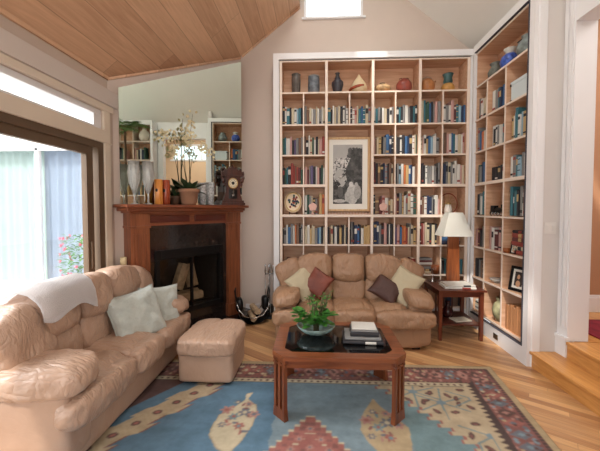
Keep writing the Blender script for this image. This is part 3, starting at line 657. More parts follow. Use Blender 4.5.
# clutter of the side bookcase
cl = empty('toy_train', (2.10, 3.76, 1.421), 0, 'black model train engine in the middle column', 'model')
q = MB().box(-.03, .03, -.12, .14, .02, .045, .003).box(-.028, .028, .06, .13, .045, .12, .004).lathe([(0, 0), (.026, 0), (.026, .14), (0, .145)], 0, 0, 16, Matrix.Translation((0, .05, .068)) @ Matrix.Rotation(R(90), 4, 'X'))
q.build('body', M['black'], cl); MB().lathe([(0, .08), (.012, .08), (.016, .13), (0, .13)], 0, -.06, 12).build('funnel', M['black'], cl, True)
q = MB()
for i in range(4):
    for sx in (-.034, .034): q.lathe([(0, -.004), (.02, -.004), (.02, .004), (0, .004)], 0, 0, 14, Matrix.Translation((sx, -.1 + i * .065, .0205)) @ Matrix.Rotation(R(90), 4, 'Y'))
q.build('wheels', M['chrome'], cl, True)
def photo_frame(x, y, z, w_, h_, rz, label, skin, tilt=10):
    root = empty('photo_frame', (x, y, z), rz, label, 'photo frame')
    Mx = Matrix.Translation((0, 0, .003)) @ Matrix.Rotation(R(-tilt), 4, 'X')
    b_ = .028 * w_ / .18
    MB().box(-w_ / 2, w_ / 2, 0, .015, 0, b_, .002, Mx).box(-w_ / 2, w_ / 2, 0, .015, h_ - b_, h_, .002, Mx).box(-w_ / 2, -w_ / 2 + b_, 0, .015, b_, h_ - b_, .002, Mx).box(w_ / 2 - b_, w_ / 2, 0, .015, b_, h_ - b_, .002, Mx).build('frame', M['black'], root)
    MB().box(-w_ / 2 + b_, w_ / 2 - b_, .006, .012, b_, h_ - b_, 0, Mx).build('mount', M['mount'], root)
    ww, hh = w_ / 2 - b_ * 1.8, h_ / 2
    q = MB().mat(0).box(-ww, ww, .004, .006, b_ * 1.8, h_ - b_ * 1.8, 0, Mx)
    T = lambda cx, cz, sx, sz: Mx @ Matrix.Translation((cx, .0045, cz)) @ Matrix.Rotation(R(90), 4, 'X') @ Matrix.Diagonal((sx, sz, 1, 1))
    q.mat(2).lathe([(0, .002), (1, .0015), (1, 0)], 0, 0, 20, T(0, h_ * .6, ww * .52, h_ * .13)); q.mat(1).lathe([(0, .003), (1, .0025), (1, 0)], 0, 0, 20, T(0, h_ * .585, ww * .36, h_ * .095))
    q.mat(1).lathe([(0, .0025), (1, .002), (1, 0)], 0, 0, 20, T(0, h_ * .31, ww * .55, h_ * .13))
    q.build('photograph', [skin, cer('photo_skin', (206, 160, 124), .5, .1), BM['k']], root)
    MB().box(-.01, .01, 0, .004, 0, h_ * .8, 0, Matrix.Translation((0, h_ * .22 + .02, 0)) @ Matrix.Rotation(R(8), 4, 'X')).build('easel_back', M['black'], root)
photo_frame(2.09, 3.40, .641, .20, .26, -PI / 2 + .30, 'black framed portrait of a dark-haired person in the near column', cer('photo_dark', (60, 48, 44), .5))
photo_frame(2.06, 3.43, 1.031, .085, .11, -PI / 2 + .1, 'small dark snapshot frame in front of red books', cer('photo_pale', (150, 160, 150), .5))
q = MB().box(-.055, .055, -.006, .006, 0, .2, .002, Matrix.Rotation(R(-12), 4, 'Y'))
o = q.build('greeting_card', cer('card_paper', (216, 218, 208), .6, .2), loc=(2.14, 3.25, .644), rot=(0, 0, -PI / 2)); tag(o, 'pale card leaning beside the black framed portrait', 'card')
lathe_thing('glass_dish', [(0, 0), (.03, 0), (.034, .006), (.07, .03), (.085, .05), (.08, .05), (.03, .012), (0, .012)], 2.12, 3.80, .641, M['etched'], 'small clear dish in the middle column beside the portrait', 'dish')
lathe_thing('pink_shell', [(0, 0), (.03, .002), (.05, .02), (.035, .05), (.012, .075), (0, .08)], 2.12, 3.66, .641, cer('shell_pink', (206, 170, 166), .4, .2), 'pale pink shell beside the clear dish', 'shell')
lathe_thing('striped_urn', [(0, 0), (.06, 0), (.095, .06), (.105, .13), (.085, .2), (.055, .235), (.07, .27), (.06, .272), (0, .23)], 2.15, 3.74, .211, cer('olive_cream_glaze', (150, 146, 112), .5, .6, 10), 'olive and cream mottled urn on the lowest shelf', 'urn')
lathe_thing('brown_cup', [(0, 0), (.03, 0), (.036, .05), (.033, .05), (.028, .01), (0, .01)], 2.06, 3.53, 1.031, cer('brown_cup_glaze', (150, 84, 40), .5), 'small orange brown cup left of the dark snapshot', 'cup')
lathe_thing('wooden_box_round', [(0, 0), (.055, 0), (.057, .11), (.05, .115), (0, .115)], 1.60, 4.315, .641, M['lampwood'], 'round wooden canister beside the flat stack left of lamp', 'canister')

# framed photograph in the double cubby
fr = empty('framed_photograph', (.449, 4.40, 1.47), 0, 'tall oak-framed black and white photograph hung in the bookcase', 'picture')
w_, h_ = .575, 1.0; b_ = .028
Mf = Matrix.Identity(4)
MB().box(-w_ / 2, w_ / 2, -.02, .01, 0, b_, .003).box(-w_ / 2, w_ / 2, -.02, .01, h_ - b_, h_, .003).box(-w_ / 2, -w_ / 2 + b_, -.02, .01, b_, h_ - b_, .003).box(w_ / 2 - b_, w_ / 2, -.02, .01, b_, h_ - b_, .003).build('frame', M['frame_oak'], fr)
MB().box(-w_ / 2 + b_, w_ / 2 - b_, -.008, .0, b_, h_ - b_).build('mount', M['mount'], fr)
def pattern_mat(name, rough=.6):
    m_, n, l, b = base(name); at = n.new('ShaderNodeAttribute'); at.attribute_name = 'pattern'; l.new(at.outputs['Color'], b.inputs['Base Color']); b.inputs['Roughness'].default_value = rough
    return m_
def vnoise(X, Y, sd, oct_=4):
    out = np.zeros_like(X); amp = 1; tot = 0
    for o_ in range(oct_):
        xi = np.floor(X).astype(int); yi = np.floor(Y).astype(int); xf = X - xi; yf = Y - yi; xf = xf * xf * (3 - 2 * xf); yf = yf * yf * (3 - 2 * yf)
        H = lambda a, b_: (np.sin(a * 127.1 + b_ * 311.7 + (sd + o_) * 53.3) * 43758.5453) % 1
        out += amp * ((H(xi, yi) * (1 - xf) + H(xi + 1, yi) * xf) * (1 - yf) + (H(xi, yi + 1) * (1 - xf) + H(xi + 1, yi + 1) * xf) * yf); tot += amp; amp *= .6; X = X * 2.1 + 3; Y = Y * 2.1 + 7
    return out / tot
def printed(name, x0, x1, z0, z1, y, tone, parent, nx=90, nz=180):
    xs = np.linspace(x0, x1, nx + 1); zs = np.linspace(z0, z1, nz + 1); X, Zz = np.meshgrid(xs, zs)
    t_ = np.clip(tone((X - x0) / (x1 - x0), (Zz - z0) / (z1 - z0)), .012, .8)
    co = np.stack([X, np.full_like(X, y), Zz], -1).reshape(-1, 3); idx = np.arange(co.shape[0]).reshape(nz + 1, nx + 1)
    fa = np.stack([idx[:-1, :-1], idx[:-1, 1:], idx[1:, 1:], idx[1:, :-1]], -1).reshape(-1, 4)
    me = bpy.data.meshes.new(name); me.from_pydata(co.tolist(), [], fa.tolist()); ca = me.color_attributes.new('pattern', 'FLOAT_COLOR', 'POINT')
    cols = np.ones((co.shape[0], 4)); cols[:, :3] = t_.reshape(-1, 1) * np.array([1, .96, .9]); ca.data.foreach_set('color', cols.ravel())
    me.materials.append(pattern_mat('silver_print')); o_ = bpy.data.objects.new(name, me); COL.objects.link(o_); o_.parent = parent; return o_
def tone(u, v):
    fol = vnoise(u * 9, v * 18, 1); fine = vnoise(u * 26, v * 50, 2)
    t = .34 + .10 * vnoise(u * 3, v * 4, 5)
    edge = .40 - .10 * np.sin(v * 5) + .1 * (fol - .5)
    dark = (u > edge) & (v < .95 - .25 * np.clip(.6 - u, 0, 1) + .1 * (fol - .5)) & (v > .28)
    t = np.where(dark, .012 + .11 * np.clip(fol * 1.6 - .55, 0, 1) + .03 * fine, t)
    low = v < .42 + .10 * (fol - .5); t = np.where(low, .02 + .16 * np.clip(fol * 2 - .8, 0, 1), t)
    br = (np.abs(u - .28 - .1 * np.sin(v * 9)) < .25) & (v > .38) & (v < .78); t = np.where(br & (fine > .56), .62, t); t = np.where(br & (fine < .40), .03, t)
    gown = ((u - .25) / .20) ** 2 + ((v - .44) / .16) ** 2 < 1; t = np.where(gown & (fol > .42), .42, t)
    E_ = lambda a, b_, c, d: ((u - a) / c) ** 2 + ((v - b_) / d) ** 2 < 1
    for a, b_, c, d, q_ in ((.66, .16, .20, .17, .5), (.62, .33, .075, .045, .62), (.84, .2, .12, .12, .34), (.8, .33, .06, .035, .4), (.5, .12, .1, .09, .42), (.22, .05, .22, .03, .5), (.25, .2, .1, .1, .10)):
        t = np.where(E_(a, b_, c, d), q_ * (.6 + .7 * fine), t)
    return t
printed('photograph', -.205, .19, .1, .90, -.0092, tone, fr)
q = MB()
for i in range(14): q.prism([(-.27 + i * .041, 0), (-.27 + i * .041 + .036, 0), (-.27 + i * .041 + .018, .035)], 1, -.003, .003)
tag(q.build('bunting_card', cer('pale_pink_card', (214, 176, 156), .7, .1), loc=(.449, 4.36, 1.429)), 'row of small pale pink card points below the photograph', 'decoration')

# ------------------------------------------------------------------ fireplace (local x along the wall, -y into the room)
FO = (-2.083, 3.158, 0)
fp = empty('fireplace', FO, AF, 'cherry wood mantel fireplace with dark granite surround across the corner', 'fireplace')
MB().box(.03, 1.575, -.33, 0, 1.515, 1.548, .006).build('mantel_shelf', M['cherry_h'], fp)
MB().box(.06, 1.56, -.27, 0, 1.478, 1.515, .008).box(.10, 1.57, -.225, 0, 1.455, 1.478, .006).build('crown_moulding', M['cherry_h'], fp)
MB().box(.14, 1.555, -.13, 0, 1.318, 1.455).build('frieze', M['cherry_h'], fp)
for a, b2 in ((.345, .815), (.885, 1.335)):
    MB().box(a, b2, -.142, -.12, 1.35, 1.43, .006).build('frieze_panel', M['cherry_dark'], fp)
for a in (.13, 1.365):
    q = MB().box(a, a + .195, -.165, 0, .08, 1.455).box(a - .012, a + .207, -.178, 0, 1.30, 1.325, .005).box(a - .012, a + .207, -.178, 0, .08, .24, .005).box(a - .006, a + .2, -.172, 0, 1.325, 1.455, .004)
    for i in range(6): q.box(a + .022 + i * .027, a + .036 + i * .027, -.172, -.16, .30, 1.24, .002)
    q.build('pilaster', M['cherry'], fp)
MB().box(.325, .40, -.11, 0, .08, 1.318).box(1.30, 1.365, -.11, 0, .08, 1.318).box(.40, 1.30, -.11, 0, 1.04, 1.318).box(.4, 1.3, -.11, 0, .08, .29).build('granite_surround', M['granite'], fp)
fb = MB().box(.40, 1.30, -.13, -.06, .93, 1.04, .004).box(.40, .45, -.13, -.06, .29, .93, .003).box(1.25, 1.30, -.13, -.06, .29, .93, .003).box(.40, 1.30, -.13, -.06, .27, .33, .003).box(.845, .865, -.125, -.08, .33, .93)
fbo = fb.build('firebox_frame', M['black'], fp)
q = MB()
for i in range(10): q.box(.46, 1.24, -.135, -.128, .945 + i * .009, .949 + i * .009)
q.build('vent_grille', M['black'], fbo)
MB().box(.45, 1.25, -.098, -.094, .33, .93).build('glass_door', M['fireglass'], fp)
MB().box(.41, 1.29, .12, .5, .26, .30).box(.41, 1.29, .12, .5, .98, 1.02).box(.41, .45, -.05, .5, .26, 1.0).box(1.25, 1.29, -.05, .5, .26, 1.0).box(.41, 1.29, .46, .5, .26, 1.02).box(.45, 1.25, -.05, .15, .29, .31).build('firebox', M['firebrick'], fp)
def log(mbx, p0, p1, r, sd):
    p0 = Vector(p0); p1 = Vector(p1); rr = random.Random(sd); q_ = (p1 - p0).to_track_quat('Z', 'Y'); L = (p1 - p0).length
    prof = [(r * rr.uniform(.8, 1.1) * math.cos(a * PI / 4), r * rr.uniform(.75, 1.1) * math.sin(a * PI / 4)) for a in range(8)]
    mbx.prism(prof, 2, 0, L, Matrix.Translation(p0) @ q_.to_matrix().to_4x4())
def logobj(p0, p1, r, sd, label, parent_m, group, m=None):
    q_ = MB(); log(q_, p0, p1, r, sd); o_ = q_.build('log', m or M['log'])
    o_.matrix_world = parent_m; tag(o_, label, 'log', group); return o_
FM = Matrix.Translation(FO) @ Matrix.Rotation(AF, 4, 'Z')
logobj((.62, .1, .385), (1.12, .1, .385), .062, 1, 'pale split log lying front in the firebox', FM, 'logs in the firebox')
logobj((.58, .24, .385), (1.15, .23, .385), .06, 2, 'split log lying behind in the firebox', FM, 'logs in the firebox')
logobj((.80, .15, .50), (.92, .17, .80), .075, 3, 'pale log leaning upright left in the firebox', FM, 'logs in the firebox')
logobj((1.02, .14, .50), (1.00, .22, .78), .07, 4, 'pale log leaning upright right in the firebox', FM, 'logs in the firebox')
gt = empty('fire_grate', FO, AF, 'black iron grate under the logs in the firebox', 'grate')
q = MB()
for i in range(7): q.tube([(.6 + i * .09, .03, .335), (.6 + i * .09, .33, .315)], .006, 6)
q.box(.55, 1.2, .06, .075, .31, .325); q.box(.55, 1.2, .28, .295, .31, .322); q.build('bars', M['black'], gt)
tag(MB().prism([(.42, 0), (.42, -.34), (1.74, -.34), (1.74, 0)], 2, .0, .08).build('hearth_slab', M['hearth'], loc=FO, rot=(0, 0, AF)), 'polished dark stone hearth slab in front of the fireplace', 'hearth')
# mirror panel, canted a little off the wall on a wooden wedge
mr_ = empty('wall_mirror', (-2.083 + .5956 * .09 + .8033 * .03, 3.158 + .8033 * .09 - .5956 * .03, 0), AF - R(6.2), 'large frameless mirror with slanting top edge above the mantel', 'mirror')
def zm(x): return 2.735 + .49 * x
MB().prism([(0, 1.552), (1.49, 1.552), (1.49, zm(1.49)), (0, zm(0))], 1, -.006, 0).build('mirror_glass', M['mirror'], mr_)
tW = math.tan(R(6.2))
mb = MB(); t_ = bmesh.new()
V = []
for x in (0.004, 1.486):
    for (yy) in (0.001, .022 + x * tW):
        for z_ in (1.552, zm(x) - .004): V.append(t_.verts.new((x, yy, z_)))
bmesh.ops.convex_hull(t_, input=t_.verts); mb.add(t_); mb.build('backing', M['wall'], mr_)

def onM(sv, out, z=1.549): return (-2.083 + .5956 * sv + .8033 * out, 3.158 + .8033 * sv - .5956 * out, z)
# etched glass vases left
def goblet(sv, out, h, label):
    p = onM(sv, out); root = empty('etched_goblet', p, 0, label, 'vase', 'etched goblets on the mantel'); k_ = h / .40
    q_ = MB().lathe([(0, 0), (.035, 0), (.036, .006), (.01, .015), (.008, .12 * k_), (.02, .14 * k_), (.045, .2 * k_), (.056, .3 * k_), (.05, .4 * k_), (.046, .4 * k_), (.05, .3 * k_), (.03, .18 * k_), (0, .15 * k_)], 0, 0, 24)
    q_.build('bowl', M['etched'], root, True)
    q_ = MB()
    for i in range(8):
        a = i * PI / 4; q_.tube([(.012 * math.cos(a), .012 * math.sin(a), .1 * k_), (.05 * math.cos(a), .05 * math.sin(a), .21 * k_), (.06 * math.cos(a), .06 * math.sin(a), .3 * k_), (.053 * math.cos(a), .053 * math.sin(a), .405 * k_)], .0035, 6)
    q_.build('ribs', M['etched'], root, True)
goblet(.15, .22, .43, 'tall etched glass goblet vase at the left end of the mantel'); goblet(.285, .23, .44, 'etched glass goblet vase beside the turned wooden cylinders')
for sv, out, m_, lab in ((.40, .22, 'turned_light', 'yellow turned wooden cylinder vase on the mantel'), (.485, .215, 'turned_dark', 'red brown wooden cylinder vase right of the yellow one')):
    root = empty('wooden_cylinder', onM(sv, out), 0, lab, 'vase', 'wooden cylinders on the mantel')
    MB().lathe([(0, 0), (.04, 0), (.043, .005), (.043, .26), (.04, .265), (.034, .265), (.034, .2), (0, .2)], 0, 0, 28).build('body', M[m_], root, True)
    MB().puff(.012, .008, .018, (.0, -.043, .15), N=4, wr=0, k=2.5).build('inlay', M['black'], root, True)
for sv, out, h, lab in ((.985, .15, .27, 'left patterned glass cylinder vase behind the orchid pot'), (1.085, .17, .28, 'right patterned glass cylinder vase beside the clock')):
    root = empty('patterned_vase', onM(sv, out), 0, lab, 'vase', 'patterned vases on the mantel')
    MB().lathe([(0, 0), (.035, 0), (.038, .03), (.05, h), (.046, h), (.032, .02), (0, .02)], 0, 0, 24).build('body', M['patterned'], root, True)
    q = MB()
    for i in range(10): a = i * PI / 5; q.tube([(.037 * math.cos(a), .037 * math.sin(a), .02), (.045 * math.cos(a + .5), .045 * math.sin(a + .5), h * .5), (.052 * math.cos(a), .052 * math.sin(a), h)], .003, 5)
    q.build('ribs', M['patterned'], root, True)
# orchid
orc = empty('potted_orchid', onM(.76, .22), 0, 'cream flowered orchid in a terracotta pot on the mantel', 'plant')
pot = MB().lathe([(0, 0), (.075, 0), (.085, .02), (.105, .14), (.118, .142), (.12, .18), (.108, .182), (.1, .15), (0, .15)], 0, 0, 32).build('pot', M['terracotta'], orc, True)
MB().lathe([(0, .158), (.1, .156)], 0, 0, 20).build('soil', M['soil'], orc)
q = MB(); rr = random.Random(5)
for i in range(13):
    a = i * 2.4; el = rr.uniform(.15, 1.1); leafmesh(q, (.02 * math.cos(a), .02 * math.sin(a), .155), (math.cos(a) * math.cos(el), math.sin(a) * math.cos(el), math.sin(el)), (0, 0, 1), rr.uniform(.16, .25), .075, .35, 6)
q.build('leaves', M['leaf_dark'], orc, True)
q = MB(); stems = [[(0, 0, .15), (.01, 0, .45), (.02, 0, .80), (.05, 0, 1.04)], [(.0, .0, .15), (-.04, 0, .4), (-.05, 0, .68), (-.16, 0, .80), (-.30, .02, .76)], [(.01, 0, .15), (.02, 0, .42), (.06, 0, .62), (.16, -.0, .70), (.27, 0, .62)], [(-.01, 0, .15), (-.05, 0, .42), (-.10, 0, .6), (-.2, 0, .62)], [(.02, 0, .3), (.0, -.02, .6), (.0, -.03, .74), (-.05, -.03, .86)]]
u_ = Vector((.9, .43, 0)); v_ = Vector((.43, -.9, 0))
def tw(p): return u_ * p[0] + v_ * p[1] + Vector((0, 0, p[2]))
for st in stems: q.tube([tw(p) for p in st], .0045, 6, .002)
q.build('stems', M['stem'], orc, True)
q = MB(); rr = random.Random(9)
for st in stems:
    pts = [tw(p) for p in st]
    nb = 30
    for i in range(nb):
        f = rr.uniform(len(pts) - 2.2, len(pts) - 1.001); a = int(f); c = pts[a].lerp(pts[a + 1], f - a) + Vector((rr.uniform(-.05, .05), rr.uniform(-.05, .05), rr.uniform(-.07, .05)))
        tilt = rr.uniform(0, 6)
        for k_ in range(5):
            an = k_ * 1.2566 + tilt; dd = u_ * math.cos(an) + Vector((0, 0, math.sin(an))) + v_ * rr.uniform(.1, .7); leafmesh(q, c, dd, v_, .019, .012, .2, 3)
q.build('blossoms', M['petal'], orc, True)
# small second plant pot behind
p2 = empty('small_plant_pot', onM(.64, .13), 0, 'small brown pot with dark leaves tucked left of the orchid', 'plant')
MB().lathe([(0, 0), (.04, 0), (.055, .08), (.058, .1), (.05, .1), (0, .09)], 0, 0, 20).build('pot', cer('brown_pot', (92, 66, 50), .5), p2, True)
q = MB()
for i in range(9): a = i * 2.4; leafmesh(q, (0, 0, .09), (math.cos(a) * .8, math.sin(a) * .5, .9), (0, 0, 1), .14, .045, .3, 4)
q.build('leaves', M['leaf_dark'], p2, True)
# mantel clock
ck = empty('mantel_clock', onM(1.36, .25), AF - R(25), 'carved dark walnut mantel clock with a round cream dial', 'clock', None, (1, 1, 1.1))
q = MB().box(-.155, .155, -.07, .05, 0, .03, .005).box(-.14, .14, -.06, .045, .03, .055, .004)
q.prism([(-.12, .055), (.12, .055), (.09, .16), (.095, .33), (-.095, .33), (-.09, .16)], 1, -.05, .04)
q.box(-.14, .14, -.06, .045, .33, .35, .005); q.build('case', M['clockwood'], ck)
q = MB().prism([(-.135, .35), (-.15, .40), (-.12, .385), (-.1, .42), (-.07, .405), (-.045, .445), (-.02, .435), (0, .47), (.02, .435), (.045, .445), (.07, .405), (.1, .42), (.12, .385), (.15, .40), (.135, .35)], 1, -.045, -.02)
for x_ in (-.135, .135): q.lathe([(0, .30), (.014, .30), (.02, .32), (.012, .345), (.018, .37), (0, .395)], x_, -.045, 12)
for x_ in (-.12, .12):
    q.puff(.022, .02, .03, (x_, -.045, .29), N=5, wr=.002, k=2.5); q.puff(.018, .018, .02, (x_ * .9, -.045, .24), N=4, wr=.002, k=2.5)
q.build('carved_crest', M['clockwood'], ck)
Rx = lambda z_, y_: Matrix.Translation((0, y_, z_)) @ Matrix.Rotation(R(90), 4, 'X')
MB().lathe([(0, .0), (.062, 0), (.064, .006), (.054, .01), (.052, .004), (0, .004)], 0, 0, 32, Rx(.255, -.05)).build('bezel', M['brass'], ck, True)
dl = MB().lathe([(0, .006), (.052, .006)], 0, 0, 32, Rx(.255, -.05)).build('dial', M['dial'], ck)
q = MB()
for i in range(12):
    a = i * PI / 6; q.box(-.0016, .0016, -.0585, -.0575, .034, .046, 0, Matrix.Translation((0, 0, .255)) @ Matrix.Rotation(a, 4, 'Y'))
q.box(-.0018, .0018, -.0595, -.0585, 0, .036, 0, Matrix.Translation((0, 0, .255)) @ Matrix.Rotation(1.0, 4, 'Y')); q.box(-.0022, .0022, -.0595, -.0585, 0, .025, 0, Matrix.Translation((0, 0, .255)) @ Matrix.Rotation(-1.2, 4, 'Y'))
q.lathe([(0, .0105), (.017, .0103), (.019, .0085)], 0, 0, 16, Rx(.255, -.05)); q.build('hands_and_marks', M['black'], dl)
MB().box(-.055, .055, -.053, -.05, .075, .185).build('glass_window', M['blackglass'], ck)
MB().tube([(0, -.056, .185), (0, -.056, .12)], .0025, 6).lathe([(0, 0), (.022, .002), (0, .006)], 0, 0, 20, Rx(.115, -.053)).build('pendulum', M['chrome'], ck, True)
# candle on a stand between sofa and mantel
cd_ = empty('pillar_candle', (-1.955, 3.165, 0), 0, 'cream pillar candle on a slim dark stand behind the sofa end', 'candle')
MB().lathe([(0, .0), (.04, 0), (.04, .012), (.012, .02), (.01, .9), (.045, .905), (.045, .915), (0, .915)], 0, 0, 20).build('stand', M['black'], cd_, True)
MB().lathe([(0, .915), (.03, .915), (.03, 1.005), (.026, 1.008), (.02, .995), (0, .995)], 0, 0, 20).build('wax', M['candle'], cd_, True)

# log carrier and fire tools
lb = empty('log_carrier', (-.83, 4.17, 0), R(20), 'black leather log carrier with bent steel rim handles on the floor', 'basket')
t = MB(); tb = bmesh.new(); nu, nv = 14, 8; G_ = []
for j in range(nv + 1):
    row = []
    for i in range(nu + 1):
        a = -PI * .5 + (i / nu - .5) * PI * 1.15; y_ = -.13 + .26 * j / nv; row.append(tb.verts.new((.19 * math.cos(a), y_, .17 + .16 * math.sin(a))))
    G_.append(row)
for j in range(nv):
    for i in range(nu): tb.faces.new((G_[j][i], G_[j][i + 1], G_[j + 1][i + 1], G_[j + 1][i]))
bmesh.ops.solidify(tb, geom=list(tb.faces), thickness=.012); t.add(tb); t.build('sling', M['black'], lb, True)
for y_ in (-.14, .14):
    MB().tube([(-.2, y_, .23), (-.12, y_, .13), (0, y_, .09), (.12, y_, .13), (.2, y_, .24)], .007, 8).build('rim', M['chrome'], lb, True)
for sx in (-1, 1):
    MB().tube([(sx * .19, -.14, .23), (sx * .22, -.05, .30), (sx * .22, .05, .30), (sx * .19, .14, .23)], .006, 8).build('rim', M['chrome'], lb, True)
    MB().tube([(sx * .2, -.05, .26), (sx * .225, -.045, .42), (sx * .215, 0, .47), (sx * .225, .045, .42), (sx * .2, .05, .26)], .008, 8).build('handle', M['black'], lb, True)
    MB().puff(.045, .08, .09, (sx * .17, 0, .25), k=3, N=6, wr=.006).build('leather_end', M['black'], lb, True)
LM = Matrix.Translation((-.83, 4.17, 0)) @ Matrix.Rotation(R(20), 4, 'Z')
logobj((.0, -.13, .085), (.0, .13, .085), .045, 11, 'pale log lying at the bottom of the black carrier', LM, 'logs in the carrier')
logobj((.05, -.14, .175), (.02, .14, .175), .042, 12, 'pale log on top in the black carrier', LM, 'logs in the carrier')
ft = empty('fireplace_tool_set', (-.63, 4.36, 0), 0, 'slim black and steel fireplace tool set beside the bookcase', 'fire tools')
MB().lathe([(0, 0), (.085, 0), (.085, .015), (.02, .03), (0, .03)], 0, 0, 24).build('base', M['black'], ft, True)
MB().tube([(0, 0, .02), (0, 0, .70)], .008, 8).box(-.06, .06, -.008, .008, .60, .615).build('post', M['chrome'], ft, True)
for i, (x_, y_) in enumerate(((-.055, 0), (.055, 0), (0, -.05), (0, .05))):
    q = MB().tube([(x_, y_, .1), (x_, y_, .62)], .005, 8).lathe([(0, .62), (.012, .625), (.014, .66), (.007, .70), (.012, .73), (0, .745)], x_, y_, 10)
    tt = q.build(('brush', 'shovel', 'poker', 'tongs')[i], M['chrome'], ft, True)
    if i == 0: MB().lathe([(0, .06), (.03, .06), (.028, .16), (.008, .19), (0, .19)], x_, y_, 12).build('bristles', M['black'], tt, True)
    if i == 1: MB().box(x_ - .035, x_ + .035, y_ - .004, y_ + .004, .06, .19, .003).build('blade', M['black'], tt)
    if i == 2: MB().tube([(x_, y_, .12), (x_, y_ - .02, .08), (x_, y_, .05)], .005, 6).build('hook', M['black'], tt, True)
    if i == 3: MB().tube([(x_ - .02, y_, .06), (x_, y_, .2), (x_ + .02, y_, .06)], .004, 6).build('jaws', M['black'], tt, True)

# ------------------------------------------------------------------ sofas
def make_sofa(name, loc, rz, label, lm, lp, scale):
    root = empty(name, loc, rz, label, 'sofa', None, scale)
    # base
    MB().puff(.83, .345, .135, (0, .365, .155), k=9, N=12, wr=.004, ws=5).build('base', lp, root, True)
    q = MB()
    for sx in (-.70, .70):
        for sy in (.12, .58): q.box(sx - .04, sx + .04, sy - .04, sy + .04, 0, .03)
    q.build('feet', M['black'], root)
    for k_, sx in enumerate((-1, 1)):
        MB().puff(.115, .30, .25, (sx * .735, .32, .29), k=9, N=12, wr=.005, ws=5, seed=k_).build('arm_side', lp, root, True)
        def armf(c, p, sx=sx):
            p.z += -.035 * c.x * sx * abs(c.x) - .03 * max(0, -c.y) ** 2; p.x += sx * .02; return p
        MB().puff(.155, .285, .085, (sx * .715, .235, .535), (R(-4), 0, sx * R(-3)), k=3.2, N=18, wr=.010, ws=7, seed=4 + k_, fn=armf).build('arm_pad', lm, root, True)
        MB().puff(.165, .16, .225, (sx * .68, .49, .675), (R(-8), sx * R(27), 0), k=4.2, N=16, wr=.010, ws=6, seed=8 + k_).build('back_wing', lm, root, True)
    # seat cushions with a rolled front
    for i, (a, b2) in enumerate(((-.60, -.20), (-.20, .24), (.24, .60))):
        cx, hw = (a + b2) / 2, (b2 - a) / 2 + .004
        def sf(c, p):
            if c.y < -.5: p.z -= .06 * ((-c.y - .5) / .5) ** 1.3
            p.z += .012 * (1 - c.x * c.x) * (c.z > 0); return p
        MB().puff(hw, .28, .075, (cx, .25, .385), (0, 0, 0), k=4.5, N=18, wr=.010, ws=7, seed=20 + i, fn=sf).build('seat_cushion', lm, root, True)
    for i, (a, b2) in enumerate(((-.87, -.20), (-.20, .24), (.24, .87))):
        cx, hw = (a + b2) / 2, (b2 - a) / 2 + .002
        MB().puff(hw, .095, .095, (cx, .02, .345), (0, 0, 0), k=3.6, N=18, wr=.009, ws=7, seed=30 + i).build('front_roll', lm, root, True)
    # back: shell, lower and upper cushions
    MB().puff(.70, .09, .40, (0, .60, .50), (R(-6), 0, 0), k=8, N=10, wr=.003).build('back_shell', lm, root, True)
    for i, (a, b2) in enumerate(((-.66, -.20), (-.20, .19), (.19, .66))):
        cx, hw = (a + b2) / 2, (b2 - a) / 2 + .001
        MB().puff(hw, .10, .15, (cx, .46, .555), (R(-10), 0, 0), k=4.2, N=16, wr=.009, ws=6, seed=40 + i).build('lower_back_cushion', lm, root, True)
        def tf(c, p, e=(i - 1)):
            if e: p.z -= .085 * max(0, c.x * e) ** 2 * (1 if c.z > 0 else .1)
            p.y -= .02 * (1 - c.x ** 2); return p
        MB().puff(hw, .135, .165, (cx, .50, .80), (R(-8), 0, 0), k=4.0, N=18, wr=.010, ws=6, seed=50 + i, fn=tf).build('top_back_cushion', lm, root, True)
    return root
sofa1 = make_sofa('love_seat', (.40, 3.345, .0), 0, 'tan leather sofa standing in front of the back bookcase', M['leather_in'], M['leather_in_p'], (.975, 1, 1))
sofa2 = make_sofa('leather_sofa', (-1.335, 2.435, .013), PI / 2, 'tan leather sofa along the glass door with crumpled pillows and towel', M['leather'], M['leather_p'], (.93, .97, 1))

def throw_pillow(name, loc, rot, size, th, m, label, group=None, piping=None, wr=.006, seed=0):
    root = empty(name, loc, 0, label, 'pillow', group); root.rotation_euler = rot
    N = 20; mb_ = MB(); t_ = bmesh.new(); top = {}; bot = {}
    for i in range(N + 1):
        for j in range(N + 1):
            u = -1 + 2 * i / N; v = -1 + 2 * j / N
            x_ = u * size[0] / 2 * (1 - .10 * (1 - v * v)); y_ = v * size[1] / 2 * (1 - .10 * (1 - u * u))
            h = th / 2 * ((1 - u ** 2) * (1 - v ** 2)) ** .42 + (.0 if abs(u) == 1 or abs(v) == 1 else wr * noise.noise(Vector((u * 2.5 + seed, v * 2.5, seed))) + wr * (1 - 2 * abs(noise.noise(Vector((u * 3 + v * 3, v - u + seed, 1))))))
            top[i, j] = t_.verts.new((x_, y_, h)); edge = i in (0, N) or j in (0, N)
            bot[i, j] = top[i, j] if edge else t_.verts.new((x_, y_, -h))
    for i in range(N):
        for j in range(N):
            t_.faces.new((top[i, j], top[i + 1, j], top[i + 1, j + 1], top[i, j + 1])); 
            try: t_.faces.new((bot[i, j + 1], bot[i + 1, j + 1], bot[i + 1, j], bot[i, j]))
            except ValueError: pass
    ed = [top[k].co.copy() for k in [(i, 0) for i in range(N)] + [(N, j) for j in range(N)] + [(N - i, N) for i in range(N)] + [(0, N - j) for j in range(N + 1)]]
    mb_.add(t_); mb_.build('cushion', m, root, True)
    if piping: MB().tube(ed, .004, 6).build('piping', piping, root, True)
    return root
def face(nrm, spin=0):
    """rotation taking +z (pillow face) to nrm, spun about it"""
    q_ = Vector(nrm).normalized().to_track_quat('Z', 'Y'); return (q_.to_matrix() @ Matrix.Rotation(spin, 3, 'Z')).to_euler()
